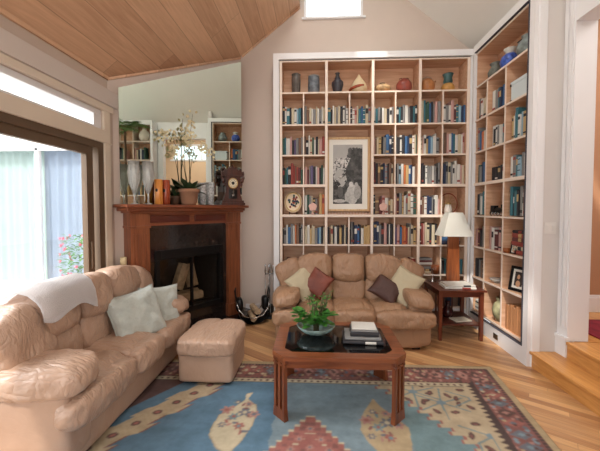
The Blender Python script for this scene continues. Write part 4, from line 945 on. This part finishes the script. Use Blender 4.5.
throw_pillow('throw_pillow', (-1.52, 2.64, .585), face((.78, -.48, .42), R(6)), (.45, .45), .14, M['pillow_blue'], 'crumpled pale grey blue pillow lying in front on the side sofa', 'pale blue pillows', M['pillow_blue'], .022, 1)
throw_pillow('throw_pillow', (-1.46, 2.93, .575), face((.80, -.6, .30), R(-4)), (.38, .40), .12, M['pillow_blue'], 'pale grey blue pillow standing behind against the far sofa arm', 'pale blue pillows', M['pillow_blue'], .014, 3)
throw_pillow('throw_pillow', (-.12, 3.64, .65), face((.35, -.85, .45), R(35)), (.34, .34), .10, M['pillow_cream'], 'sand pillow leaning on the left arm of the back sofa', 'sand pillows', M['pillow_cream'], .004, 5)
throw_pillow('throw_pillow', (.03, 3.62, .66), face((-.15, -.9, .4), R(58)), (.30, .28), .09, M['pillow_rust'], 'rust brown pillow beside the left sand pillow', 'brown pillows', None, .004, 6)
throw_pillow('throw_pillow', (.80, 3.60, .60), face((-.15, -.85, .5), R(-32)), (.34, .27), .10, M['pillow_brown'], 'dark brown pillow leaning beside the right sand pillow', 'brown pillows', None, .004, 7)
throw_pillow('throw_pillow', (.985, 3.60, .64), face((-.25, -.85, .45), R(-30)), (.32, .40), .10, M['pillow_cream'], 'sand pillow leaning on the right arm of the back sofa', 'sand pillows', M['pillow_cream'], .004, 8)

# towel over the back of the side sofa
t_ = bmesh.new(); prof = [(.325, .82), (.33, .86), (.345, .90), (.375, .94), (.43, .978), (.50, .99), (.58, .975), (.64, .93), (.665, .85), (.675, .76)]
rows = []
NI = 24
for i in range(NI + 1):
    x_ = -.64 + .52 * i / NI; row = []
    for j, (a, b2) in enumerate(prof):
        nz_ = noise.noise(Vector((x_ * 6, j * .35, 2))) * .014
        slip = .05 * math.sin(i * .3) * (j < 2) + (.10 * (i / NI) * (j < 3) * (3 - j) / 3)
        zz = b2 - slip * .6 + nz_ - .03 * max(0, (-.42 - x_) / .22) ** 1.2
        row.append(t_.verts.new((x_, a - .012 + nz_ * .5, zz + .012)))
    rows.append(row)
for i in range(NI):
    for j in range(len(prof) - 1): t_.faces.new((rows[i][j], rows[i + 1][j], rows[i + 1][j + 1], rows[i][j + 1]))
bmesh.ops.solidify(t_, geom=list(t_.faces), thickness=.012)
mb = MB(); mb.add(t_); tw_ = mb.build('towel', M['towel'], None, True, (-1.335, 2.435, .013), (0, 0, PI / 2)); tw_.scale = (.93, .97, 1)
tag(tw_, 'white towel draped over the back of the side sofa', 'towel')

# ottoman
ot = empty('ottoman', (-.925, 2.85, .013), 0, 'tan leather ottoman with pillow top between sofa and coffee table', 'ottoman')
MB().puff(.235, .25, .125, (0, 0, .145), k=14, N=16, wr=.003, ws=6).build('base', M['leather_p'], ot, True)
MB().box(-.19, .19, -.2, .2, 0, .03).build('plinth', M['black'], ot)
def of(c, p):
    p.z += .018 * (1 - c.x ** 2) * (c.z > 0) - .018 * math.exp(-(c.x / .05) ** 2) * (c.z > 0) ; return p
MB().puff(.255, .285, .072, (0, 0, .315), k=6, N=28, wr=.006, ws=7, seed=3, fn=of).build('cushion_top', M['leather'], ot, True)

# ------------------------------------------------------------------ coffee table
ct = empty('coffee_table', (.17, 2.52, .013), 0, 'octagonal cherry coffee table with black glass top on the rug', 'coffee table')
def octo(hx, hy, c): return [(-hx + c, -hy), (hx - c, -hy), (hx, -hy + c), (hx, hy - c), (hx - c, hy), (-hx + c, hy), (-hx, hy - c), (-hx, -hy + c)]
HX, HY, CH = .475, .355, .095
outer = octo(HX, HY, CH); inner = octo(HX - .085, HY - .085, CH * .62)
q = MB(); t_ = bmesh.new()
for z0_, z1_ in ((.437, .467),):
    A = [t_.verts.new((*p, z1_)) for p in outer]; B = [t_.verts.new((*p, z1_)) for p in inner]; C_ = [t_.verts.new((*p, z0_)) for p in outer]; D_ = [t_.verts.new((*p, z0_)) for p in inner]
    for i in range(8):
        j = (i + 1) % 8
        t_.faces.new((A[i], A[j], B[j], B[i])); t_.faces.new((C_[j], C_[i], D_[i], D_[j])); t_.faces.new((A[j], A[i], C_[i], C_[j])); t_.faces.new((B[i], B[j], D_[j], D_[i]))
q.add(t_); q.build('top_frame', M['tablewood'], ct)
MB().prism(inner, 2, .450, .463).build('glass_inset', M['blackglass'], ct)
q = MB().box(-HX + CH + .01, HX - CH - .01, -HY + .03, -HY + .055, .375, .437).box(-HX + CH + .01, HX - CH - .01, HY - .055, HY - .03, .375, .437).box(-HX + .03, -HX + .055, -HY + CH + .01, HY - CH - .01, .375, .437).box(HX - .055, HX - .03, -HY + CH + .01, HY - CH - .01, .375, .437)
q.build('apron', M['tablewood'], ct)
for sx in (-1, 1):
    for sy in (-1, 1):
        ang = math.atan2(-sx, sy)
        Mx = Matrix.Translation((sx * (HX - CH / 2 - .012), sy * (HY - CH / 2 - .012), 0)) @ Matrix.Rotation(math.atan2(sy, sx) + PI / 2 if False else math.atan2(sy * 1.0, sx * 1.0) - PI / 2, 4, 'Z')
        q = MB()
        for k_ in (-1, 0, 1): q.box(k_ * .046 - .011, k_ * .046 + .011, -.018, .012, .06, .437, 0, Mx)
        q.box(-.066, .066, -.018, .012, .385, .40, 0, Mx).box(-.066, .066, -.018, .012, .41, .437, 0, Mx)
        q.prism([(-.057, .075), (.057, .075), (.066, .0), (-.066, .0)], 1, -.02, .014, Mx)
        q.build('leg', M['tablewood_v'], ct)
# bowl of greenery
bl = empty('glass_bowl', (.01, 2.60, .477), 0, 'wide shallow blue green glass bowl on the coffee table', 'bowl')
MB().lathe([(0, 0), (.05, 0), (.055, .006), (.12, .03), (.158, .075), (.15, .078), (.11, .036), (.04, .014), (0, .012)], 0, 0, 36).build('bowl', M['bowlglass'], bl, True)
pl = empty('green_plant', (.01, 2.60, .492), 0, 'leafy green plant growing from the glass bowl', 'plant', None, (1.25, 1.25, 1.35))
q = MB(); q2 = MB(); rr = random.Random(3)
for i in range(26):
    a = rr.uniform(0, 6.28); L = rr.uniform(.10, .24); sp = rr.uniform(.1, .5); top_ = Vector((math.cos(a) * sp * L, math.sin(a) * sp * L, L))
    q.tube([(rr.uniform(-.02, .02), rr.uniform(-.02, .02), 0), top_ * .5 + Vector((0, 0, .01)), top_], .003, 5)
    for k_ in range(7):
        f = .35 + .65 * k_ / 6; aa = rr.uniform(0, 6.28); leafmesh(q2, top_ * f, (math.cos(aa), math.sin(aa), rr.uniform(.1, 1.0)), (0, 0, 1), .035, .014, .2, 3)
q.build('stems', M['stem'], pl, True); q2.build('fine_leaves', M['leaf'], pl, True)
q = MB()
for cx, cy_ in ((-.09, -.04), (.09, -.03), (-.03, -.09), (-.12, .03), (.03, .08), (.05, -.08)):
    for k_ in range(9):
        a = rr.uniform(0, 6.28); leafmesh(q, (cx * .8 + rr.uniform(-.02, .02), cy_ * .8, .06 + rr.uniform(0, .07)), (cx * 4 + math.cos(a), cy_ * 4 + math.sin(a), rr.uniform(.2, 1)), (0, 0, 1), .065, .05, .3, 4)
q.build('broad_leaves', M['leaf'], pl, True)
bs = [(.37, 2.50, .30, .22, .022, 'k', 'large black book lying lowest in the coffee table stack'), (.37, 2.51, .27, .20, .020, 'g', 'grey book second in the coffee table stack'), (.385, 2.515, .215, .17, .032, 'k', 'thick black book third in the coffee table stack'), (.385, 2.52, .20, .16, .010, 'g', 'thin grey booklet under the white ones on the coffee table'), (.385, 2.53, .185, .15, .012, 'w', 'white booklet topmost in the coffee table stack')]
z_ = .4805
for x_, y_, L, Wd, T, cd, lab in bs: flat_book(x_, y_, z_, L, Wd, T, cd, R(-3), lab, 'stack on the coffee table'); z_ += T + .0008

# ------------------------------------------------------------------ end table, lamp
et = empty('end_table', (1.655, 3.92, 0), 0, 'dark cherry end table in the corner between the bookcases', 'end table')
MB().box(-.265, .265, -.29, .27, .567, .587, .004).build('top', M['endwood'], et)
MB().box(-.235, .235, -.245, -.225, .50, .567).box(-.235, .235, .225, .245, .50, .567).box(-.235, -.215, -.24, .24, .50, .567).box(.215, .235, -.24, .24, .50, .567).build('apron', M['endwood'], et)
for sx in (-1, 1):
    for sy in (-1, 1): MB().prism([(-.022, .567), (.022, .567), (.016, 0), (-.016, 0)], 1, -.02, .02, Matrix.Translation((sx * .228, sy * .235, 0))).build('leg', M['endwood_v'], et)
MB().box(-.235, .235, -.24, .24, .17, .187, .003).build('lower_shelf', M['endwood'], et)
for sx in (-.1, 0, .1): MB().box(sx - .008, sx + .008, .225, .24, .187, .50).build('slat', M['endwood'], et)
tl = empty('table_lamp', (1.695, 4.00, .588), 0, 'white shaded lamp with flat wooden column on the end table', 'lamp')
MB().box(-.085, .085, -.06, .06, 0, .025, .005).build('base', M['lampwood'], tl)
MB().prism([(-.075, .02), (.075, .02), (.06, .60), (-.06, .60)], 1, -.022, .022).build('column', M['lampwood'], tl)
MB().tube([(0, 0, .59), (0, 0, .75)], .006, 8).build('harp', M['brass'], tl, True)
q = MB(); t_ = bmesh.new()
def sq(hx, hy, z_): return [t_.verts.new((sx * hx, sy * hy, z_)) for sx, sy in ((-1, -1), (1, -1), (1, 1), (-1, 1))]
A = sq(.175, .14, .585); B = sq(.082, .066, .870)
for i in range(4): t_.faces.new((A[i], A[(i + 1) % 4], B[(i + 1) % 4], B[i]))
bmesh.ops.solidify(t_, geom=list(t_.faces), thickness=.005); q.add(t_); shd = q.build('lamp_shade', M['shade'], tl)
MB().lathe([(0, 0), (.028, .015), (.03, .05), (.012, .085), (.012, .1), (0, .1)], 0, 0, 14, Matrix.Translation((0, 0, .62))).build('bulb', M['mount'], tl, True)
flat_book(1.66, 3.80, .588, .34, .24, .024, 'w', R(-4), 'white hardback lying lower on the end table', 'books on the end table')
flat_book(1.665, 3.80, .613, .31, .22, .020, 'w', R(4), 'white hardback lying on top on the end table', 'books on the end table')
sn = lathe_thing('candlestick', [(0, 0), (.045, 0), (.045, .006), (.006, .012), (.005, .15), (.012, .155), (.012, .16), (0, .16)], 1.49, 4.10, .588, M['chrome'], 'slim pale candlestick at the back left of the end table', 'candlestick')
lathe_thing('dark_glass_vase', [(0, 0), (.05, 0), (.065, .04), (.06, .09), (.025, .13), (.022, .17), (.03, .19), (0, .19)], 1.62, 3.95, .188, cer('dark_red_glass', (60, 22, 24), .15), 'dark red glass vase on the lower shelf of the end table', 'vase')
tag(MB().box(-.1, .1, -.07, .07, 0, .012, .002).build('white_booklet', M['paper'], None, False, (1.72, 3.83, .188), (0, 0, .2)), 'white booklet on the lower shelf of the end table', 'booklet')
# wall switch
sw = empty('light_switch', (2.20, 3.10, 1.32), 0, 'white double light switch plate on the wall beside the steps', 'light switch')
MB().box(-.052, .052, -.007, 0, -.055, .055, .003).build('plate', M['plate_white'], sw)
for x_ in (-.024, .024): MB().box(x_ - .012, x_ + .012, -.011, -.006, -.028, .028, .002).build('rocker', M['plate_white'], sw)
# baseboard power inlet at bookcase foot
tag(MB().box(-.004, .0, -.045, .045, 0, .06, .002).build('outlet_cover', M['chrome'], None, False, (2.014, 3.62, .05)), 'small metal outlet cover on the side bookcase base', 'outlet')

# ------------------------------------------------------------------ near bookcase seen in the mirror
nbk = empty('near_bookcase', (2.03, 1.25, 0), 0, 'white-framed bookcase on the near side of the steps, seen in the mirror', 'bookcase')
q = MB().box(0, .02, -.72, -.64, 0, 3.4).box(0, .02, .55, .6, 0, 3.4).box(0, .02, -.72, .6, 3.40, 3.5).box(.02, .28, .58, .6, 0, 3.46).box(.02, .28, -.72, -.70, 0, 3.46).box(.02, .28, -.72, .6, 3.46, 3.5).box(0, .02, -.64, .55, 0, .15)
q.build('face_frame', M['trim'], nbk); MB().box(.27, .285, -.7, .58, 0, 3.46).build('back_panel', M['bookwood'], nbk)
for z_ in (.2, .63, 1.02, 1.41, 1.81, 2.21, 2.61, 3.03): MB().box(.01, .27, -.65, .58, z_ - .01, z_ + .01).build('shelf', M['bookface'], nbk)
for y_ in (-.25, .16): MB().box(.01, .27, y_ - .01, y_ + .01, .2, 3.42).build('divider', M['bookface'], nbk)
lathe_thing('ivory_vase', [(0, 0), (.06, 0), (.1, .06), (.12, .14), (.09, .22), (.04, .27), (.05, .3), (0, .29)], 2.16, 1.62, 3.041, cer('ivory_vase_glaze', (226, 214, 196), .5, .1), 'large ivory vase on the top shelf of the near bookcase', 'vase')
rr = random.Random(21)
for zr_, rown in ((2.621, 'second'), (2.221, 'third'), (1.821, 'fourth')):
    for (a, b2, cn) in ((1.43, 1.81, 'left'), (1.02, 1.39, 'middle')):
        y_ = a + .01; i = 0
        while y_ < b2 - .05:
            wd = rr.uniform(.03, .05); h = rr.uniform(.2, .28); cd = rr.choice('kwgnsmecbtpy')
            o = bpy.data.objects.new('book', BME[rr.randrange(4)]); COL.objects.link(o); o.location = (2.06, y_ + wd / 2, zr_); o.rotation_euler = (0, 0, -PI / 2); o.scale = (wd - .002, .17, h)
            tag(o, '%s book, %s in the %s cubby, %s row of near bookcase' % (BN[cd], ORD[i], cn, rown), 'book', 'books in the near bookcase'); dressed(o, cd, 0); y_ += wd; i += 1
            if i > 5: break
# tall palm, seen in the mirror
pm = empty('potted_palm', (1.66, 1.40, 0), 0, 'tall potted palm in front of the near bookcase, seen in the mirror', 'plant')
MB().lathe([(0, 0), (.15, 0), (.2, .35), (.21, .38), (.19, .38), (.18, .34), (0, .34)], 0, 0, 28).build('pot', M['terracotta'], pm, True)
MB().tube([(0, 0, .3), (.02, .02, 1.2), (0, .03, 3.15)], .035, 10, .025).build('trunk', M['bark'], pm, True)
q = MB(); rr = random.Random(2)
for i in range(11):
    a = i * 2.4; el = rr.uniform(.3, 1.1); L = rr.uniform(.6, .85); d = Vector((math.cos(a) * math.cos(el), math.sin(a) * math.cos(el), math.sin(el))); pts = [Vector((0, .03, 3.15)) + d * L * f - Vector((0, 0, .55 * L * f * f)) for f in [k / 8 for k in range(9)]]
    q.tube(pts, .006, 5, .002); sd = d.cross(Vector((0, 0, 1))).normalized()
    for k_ in range(2, 9):
        for s_ in (-1, 1):
            for e_ in (0, .5): leafmesh(q, pts[k_ - 1].lerp(pts[k_], e_), sd * s_ + d * .6, (0, 0, 1), .26 * (1 - .06 * k_), .028, .3, 3)
q.build('fronds', M['leaf_palm'], pm, True)

# ------------------------------------------------------------------ rug
RC = dict(blue=(84, 118, 140), lblue=(120, 140, 148), teal=(108, 134, 138), beige=(184, 166, 136), sand=(176, 154, 118), rust=(130, 82, 74), red=(156, 94, 84), brown=(92, 64, 58), dark=(72, 54, 50), slate=(104, 106, 114), pink=(172, 126, 114), cream=(194, 180, 150))
RCL = {k: np.array(s2l(v)) for k, v in RC.items()}
def rug():
    ya, yb = .75, 3.055; xa = -1.52
    ny, nx = 310, 410
    ys = np.linspace(ya, yb, ny + 1); fr_ = np.linspace(0, 1, nx + 1)
    xr = 1.655 - (3.055 - ys) * .13
    X = xa + fr_[None, :] * (xr - xa)[:, None]; Yg = np.repeat(ys[:, None], nx + 1, 1)
    XR = np.repeat(xr[:, None], nx + 1, 1)
    rng = np.random.default_rng(4)
    def hsh(i, j, s=0): return np.abs(np.sin(i * 127.1 + j * 311.7 + s * 74.7) * 43758.5453) % 1
    wob = .008 * np.sin(X * 37) * np.cos(Yg * 41)
    dr = XR - X; db = yb - Yg; d = np.minimum(dr, db); dl_ = X - xa
    C_ = np.empty(X.shape + (3,))
    def put(mask, c): C_[mask] = RCL[c]
    put(np.ones_like(X, bool), 'blue')
    put((X + wob) > -.29, 'lblue')
    # teal drift towards the right spandrel
    put((X > .62) & (Yg < 2.7), 'teal')
    def poly(pts):
        m_ = np.zeros(X.shape, bool); n_ = len(pts)
        for i in range(n_):
            x1, y1 = pts[i]; x2, y2 = pts[(i + 1) % n_]
            c_ = ((y1 > Yg) != (y2 > Yg)) & (X < (x2 - x1) * (Yg - y1) / (y2 - y1 + 1e-12) + x1); m_ ^= c_
        return m_
    def ell(cx, cy, a, b2, ang=0):
        dx = X - cx; dy = Yg - cy; c_, s_ = math.cos(ang), math.sin(ang)
        return ((dx * c_ + dy * s_) / a) ** 2 + ((-dx * s_ + dy * c_) / b2) ** 2 < 1
    def flower(cx, cy, r, col, mid):
        an = np.arctan2(Yg - cy, X - cx); rr_ = np.hypot(X - cx, Yg - cy); put(rr_ < r * (.8 + .25 * np.cos(6 * an)), col); put(rr_ < r * .35, mid)
    # central stepped medallion
    cx, cy = -.03, 1.72
    stx = np.floor(np.abs(X - cx) / .036); cy = 1.62; v = stx * .036 / .44 + np.abs(Yg - cy) / .62
    put(v < 1.03, 'cream'); put(v < 1.0, 'red'); put((v < .90) & (v > .86), 'rust'); put((v < .74) & (v > .72), 'cream')
    mm = (v < .97) & (hsh(np.floor(X / .05), np.floor(Yg / .05)) < .22) & (np.abs((X % .05) - .025) + np.abs((Yg % .05) - .025) < .018); put(mm, 'rust')
    for fx, fy in ((-.03, 2.12), (-.10, 2.02), (.04, 2.02), (-.15, 1.93), (-.03, 1.95), (.09, 1.93)): flower(fx, fy, .028, 'pink', 'slate')
    # cream pods
    def pod(pts, sd, col='cream'):
        put(poly(pts), 'sand'); cxm = sum(p[0] for p in pts) / len(pts); cym = sum(p[1] for p in pts) / len(pts)
        put(poly([(cxm + (p[0] - cxm) * .96, cym + (p[1] - cym) * .97) for p in pts]), col)
        r_ = random.Random(sd)
        for i in range(16):
            fx = cxm + r_.uniform(-.09, .10); fy = cym + r_.uniform(-.16, .16); c1 = ('pink', 'slate', 'rust', 'teal', 'red')[i % 5]
            put(ell(fx, fy, .024, .011, r_.uniform(0, 3)) , c1)
        flower(cxm + .04, cym + .05, .05, 'slate', 'cream'); flower(cxm - .03, cym - .0, .042, 'teal', 'red'); flower(cxm - .10, cym + .07, .05, 'pink', 'red'); flower(cxm + .11, cym + .03, .045, 'pink', 'slate'); flower(cxm - .04, cym + .17, .03, 'slate', 'cream'); flower(cxm + .03, cym - .10, .04, 'red', 'teal'); flower(cxm + .05, cym + .15, .035, 'pink', 'slate'); flower(cxm - .09, cym - .09, .03, 'slate', 'beige')
    pod([(-.50, 2.53), (-.52, 2.44), (-.44, 2.36), (-.42, 2.26), (-.43, 2.13), (-.47, 1.98), (-.53, 1.86), (-.62, 1.92), (-.70, 2.03), (-.705, 2.12), (-.69, 2.24), (-.60, 2.34), (-.545, 2.42), (-.545, 2.51)], 1)
    pod([(.455, 2.49), (.50, 2.38), (.57, 2.28), (.64, 2.16), (.62, 2.02), (.58, 1.88), (.48, 1.80), (.42, 1.88), (.34, 2.02), (.31, 2.12), (.33, 2.24), (.37, 2.34), (.42, 2.42)], 2, 'sand')
    # right spandrel, stepped with a red outline
    yq = np.floor(Yg / .075) * .075; g_ = .70 + np.clip(2.41 - yq, -1, 1.6) * .62 - np.clip(yq - 2.41, 0, 1) * .3
    g_ = g_ + .03 * (np.floor(Yg / .0375) % 2)
    put(X > g_, 'red'); sp = X > g_ + .018; put(sp, 'beige')
    def line(p, q_, w__, c):
        p = np.array(p); q_ = np.array(q_); dd = q_ - p; L2 = (dd ** 2).sum(); t__ = np.clip(((X - p[0]) * dd[0] + (Yg - p[1]) * dd[1]) / L2, 0, 1)
        put((np.hypot(X - p[0] - t__ * dd[0], Yg - p[1] - t__ * dd[1]) < w__) & sp, c)
    hubs = [(.97, 2.46), (1.16, 2.10), (1.24, 2.52), (.80, 2.60), (1.0, 1.85), (1.2, 1.75)]
    for hx_, hy_ in hubs:
        for a in (20, 75, 150, 210, 265, 330):
            line((hx_, hy_), (hx_ + .2 * math.cos(R(a)), hy_ + .2 * math.sin(R(a))), .006, 'teal')
        put(ell(hx_, hy_, .035, .028), 'lblue')
        for a in (48, 112, 180, 238, 298, 355): put(ell(hx_ + .13 * math.cos(R(a)), hy_ + .13 * math.sin(R(a)), .036, .019, R(a + 70)) & sp, 'brown'); put(ell(hx_ + .13 * math.cos(R(a)), hy_ + .13 * math.sin(R(a)), .018, .007, R(a + 70)) & sp, 'rust')
    # left hexagon chain
    T = (Yg - .45 * X); st_ = np.floor(T / .075); tt = T / .15; zig = .05 * np.abs((tt % 1) - .5) * 2
    lx = X - (-.80 - (2.60 - Yg) * .71)
    put((lx < .052 - zig * .0 + (st_ % 2) * -.045) & (Yg < 2.70), 'rust'); put((lx < .036 + (st_ % 2) * -.045) & (Yg < 2.70), 'beige')
    for k_ in range(9):
        yy = 2.62 - k_ * .125; xx = -.80 - (2.60 - yy) * .71 - .10
        put((np.abs(X - xx) * 1.0 + np.abs(Yg - yy) * .8 < .078) & (np.abs(X - xx) * 1.0 + np.abs(Yg - yy) * .8 > .072), 'sand')
        put(ell(xx, yy, .034, .026, .4), 'brown'); put(ell(xx, yy, .018, .012, .4), 'red')
    put((lx < -.20 - (st_ % 2) * .03) & (Yg < 2.70), 'blue'); put((lx < -.36) & (Yg < 2.70), 'brown')
    # borders on the far and the right side
    gb = (d < .37); put(gb, 'dark'); put((d < .362) & (d > .31), 'cream')
    al = np.where(dr < db, Yg, X); ph = (al / .055) % 1
    put((d < .362) & (d > .31) & (np.abs(ph - .5) * .055 + np.abs(d - .336) < .017), 'brown')
    # wide border: on the right the guard is a dark saw-tooth
    rt = (dr < db) & (d < .37) & (d > .30); put(rt, 'beige'); put((dr < db) & (d > .26) & (d < .29 + .05 * np.abs(((Yg / .05) % 1) - .5) * 2), 'dark')
    mb_ = (d < .31) & (d > .05) & ~((dr < db) & (d > .30)); put(mb_ & ~((dr < db) & (d > .26)), 'rust')
    cell = np.floor(al / .115); off = (d - .17); la = (al % .115) - .0575
    hs = hsh(cell, np.where(dr < db, 1, 0)); core = (d > .085) & (d < .265)
    for lo, hi, c1, c2 in ((0, .2, 'slate', 'lblue'), (.2, .45, 'pink', 'brown'), (.45, .62, 'red', 'cream'), (.62, .8, 'brown', 'pink'), (.8, 1.01, 'red', 'slate')):
        m1 = core & (hs >= lo) & (hs < hi)
        put(m1 & (np.abs(la) / .048 + np.abs(off) / .08 < 1.0), c1); put(m1 & (np.abs(la) / .02 + np.abs(off) / .03 < 1.0), c2)
        put(m1 & (np.abs(np.abs(la) - .045) + np.abs(np.abs(off) - .06) < .02), c2)
    sm = (d > .06) & (d < .30) & (hsh(np.floor(X / .024), np.floor(Yg / .024), 3) < .20) & ~((dr < db) & (d > .26)); pick = hsh(np.floor(X / .024), np.floor(Yg / .024), 5)
    put(sm & (pick < .4), 'brown'); put(sm & (pick > .7), 'pink'); put(sm & (pick > .9), 'sand')
    put((d < .078) & (d > .05) & (((al / .03) % 1) < .65), 'dark')
    put((d < .31) & (d > .29) & (db <= dr) & (((al / .04) % 1) < .6), 'dark')
    put(d < .05, 'sand')
    mean = C_.reshape(-1, 3).mean(0); C_ = .84 * C_ + .16 * mean
    Cb = C_.copy(); Cb[1:-1, 1:-1] = (C_[1:-1, 1:-1] * 2 + C_[:-2, 1:-1] + C_[2:, 1:-1] + C_[1:-1, :-2] + C_[1:-1, 2:]) / 6; C_ = Cb
    C_ *= (.78 + .34 * vnoise(X * 3, Yg * 14, 11) + .16 * vnoise(X * 45, Yg * 45, 12, 2))[..., None]
    # mesh
    Z = .0115 + 0 * X
    co = np.stack([X, Yg, Z], -1).reshape(-1, 3); idx = np.arange((nx + 1) * (ny + 1)).reshape(ny + 1, nx + 1)
    fa = np.stack([idx[:-1, :-1], idx[:-1, 1:], idx[1:, 1:], idx[1:, :-1]], -1).reshape(-1, 4)
    # skirt down to the floor
    ring = np.concatenate([idx[0, :], idx[1:, -1], idx[-1, -2::-1], idx[-2:0:-1, 0]]); nb = len(co); low = co[ring].copy(); low[:, 2] = .0005
    co2 = np.concatenate([co, low]); k = len(ring); sk = np.array([[ring[i], nb + i, nb + (i + 1) % k, ring[(i + 1) % k]] for i in range(k)])
    fa = np.concatenate([fa, sk])
    me = bpy.data.meshes.new('area_rug'); me.vertices.add(len(co2)); me.vertices.foreach_set('co', co2.ravel())
    me.loops.add(fa.size); me.loops.foreach_set('vertex_index', fa.ravel().astype(np.int32)); me.polygons.add(len(fa)); me.polygons.foreach_set('loop_start', np.arange(0, fa.size, 4, dtype=np.int32))
    me.update(calc_edges=True); ca = me.color_attributes.new('pattern', 'FLOAT_COLOR', 'POINT')
    cols = np.ones((len(co2), 4)); cols[:nb, :3] = C_.reshape(-1, 3); cols[nb:, :3] = RCL['sand']; ca.data.foreach_set('color', cols.ravel())
    me.materials.append(M['rug']); me.validate()
    o_ = bpy.data.objects.new('area_rug', me); COL.objects.link(o_); tag(o_, 'large patterned blue and rust wool rug under the coffee table', 'rug')
rug()

# ------------------------------------------------------------------ outdoors beyond the glass door
struct(MB().box(-12, -2.24, -6, 5.6, -.1, .08), 'ground', M['deck'])
q = MB().box(-12, -6.0, 5.6, 5.75, 0, 4.2).box(-2.4, -3.2, 5.6, 5.75, 0, 4.2) if False else MB()
q.box(-12, -6.9, 5.6, 5.75, 0, 4.2); q.box(-3.0, -2.3, 5.6, 5.75, 0, 4.2); q.box(-6.9, -3.0, 5.6, 5.75, 2.64, 4.2)
for i in range(14): q.box(-12, -2.3, 5.585, 5.6, 2.72 + i * .1, 2.73 + i * .1)
sh = empty('neighbouring_wing', (-4.9, 5.6, 0), 0, 'white sided house wing with curtained glass door across the deck', 'house')
ow = q.build('wall', M['siding']); ow.parent = sh; ow.matrix_parent_inverse = Matrix.Translation((4.9, -5.6, 0))
q = MB().box(-2.0, 1.9, -.02, .06, 2.56, 2.64).box(-2.0, 1.9, -.02, .06, .1, .17).box(-.16, -.10, -.02, .06, .1, 2.6).box(-2.0, -1.93, -.02, .06, .1, 2.6).box(1.83, 1.9, -.02, .06, .1, 2.6).build('door_frame', M['trim'], sh)
def curtain(a, b2, m_, name='curtain'):
    t_ = bmesh.new(); N = 90; pr = None
    for i in range(N + 1):
        x_ = a + (b2 - a) * i / N; y_ = .16 + .025 * math.sin(i * .9) + .015 * math.sin(i * .37); c_ = (t_.verts.new((x_, y_, .14)), t_.verts.new((x_, y_, 2.58)))
        if pr: t_.faces.new((pr[0], c_[0], c_[1], pr[1]))
        pr = c_
    bmesh.ops.solidify(t_, geom=list(t_.faces), thickness=.004); mm_ = MB(); mm_.add(t_); return mm_.build(name, m_, sh, True)
curtain(-1.95, -.13, M['curtain_green']); curtain(-.13, 1.86, M['curtain_blue'])
MB().box(-1.93, -.16, .02, .026, .17, 2.56).box(-.10, 1.83, .02, .026, .17, 2.56).build('glass_pane', M['glass'], sh)
MB().box(-2.0, 1.9, .3, .34, 0, 2.7).build('inner_wall', M['siding'], sh)
fl = empty('flowering_shrub', (-3.52, 4.75, .08), 0, 'pink flowered green shrub in a pot outside the glass door', 'plant')
MB().lathe([(0, 0), (.16, 0), (.2, .28), (.21, .3), (.18, .3), (0, .27)], 0, 0, 24).build('pot', M['terracotta'], fl, True)
q = MB(); q2 = MB(); rr = random.Random(8)
for i in range(520):
    a = rr.uniform(0, 6.28); r_ = .3 * rr.random() ** .5; z_ = rr.uniform(.3, 1.02); r_ *= 1.1 - .55 * abs(z_ - .6)
    leafmesh(q, (r_ * math.cos(a), r_ * math.sin(a), z_), (math.cos(a), math.sin(a), rr.uniform(-.2, .8)), (0, 0, 1), .08, .035, .3, 3)
for i in range(60):
    a = rr.uniform(0, 6.28); r_ = .31; z_ = rr.uniform(.35, 1.05)
    for k_ in range(5): leafmesh(q2, (r_ * math.cos(a), r_ * math.sin(a), z_), (math.cos(a) + math.cos(k_ * 1.25), math.sin(a) - .3, math.sin(k_ * 1.25)), (0, 0, 1), .04, .035, .2, 3)
q.build('leaves', M['leaf_ext'], fl, True); q2.build('blossoms', M['petal_pink'], fl, True)
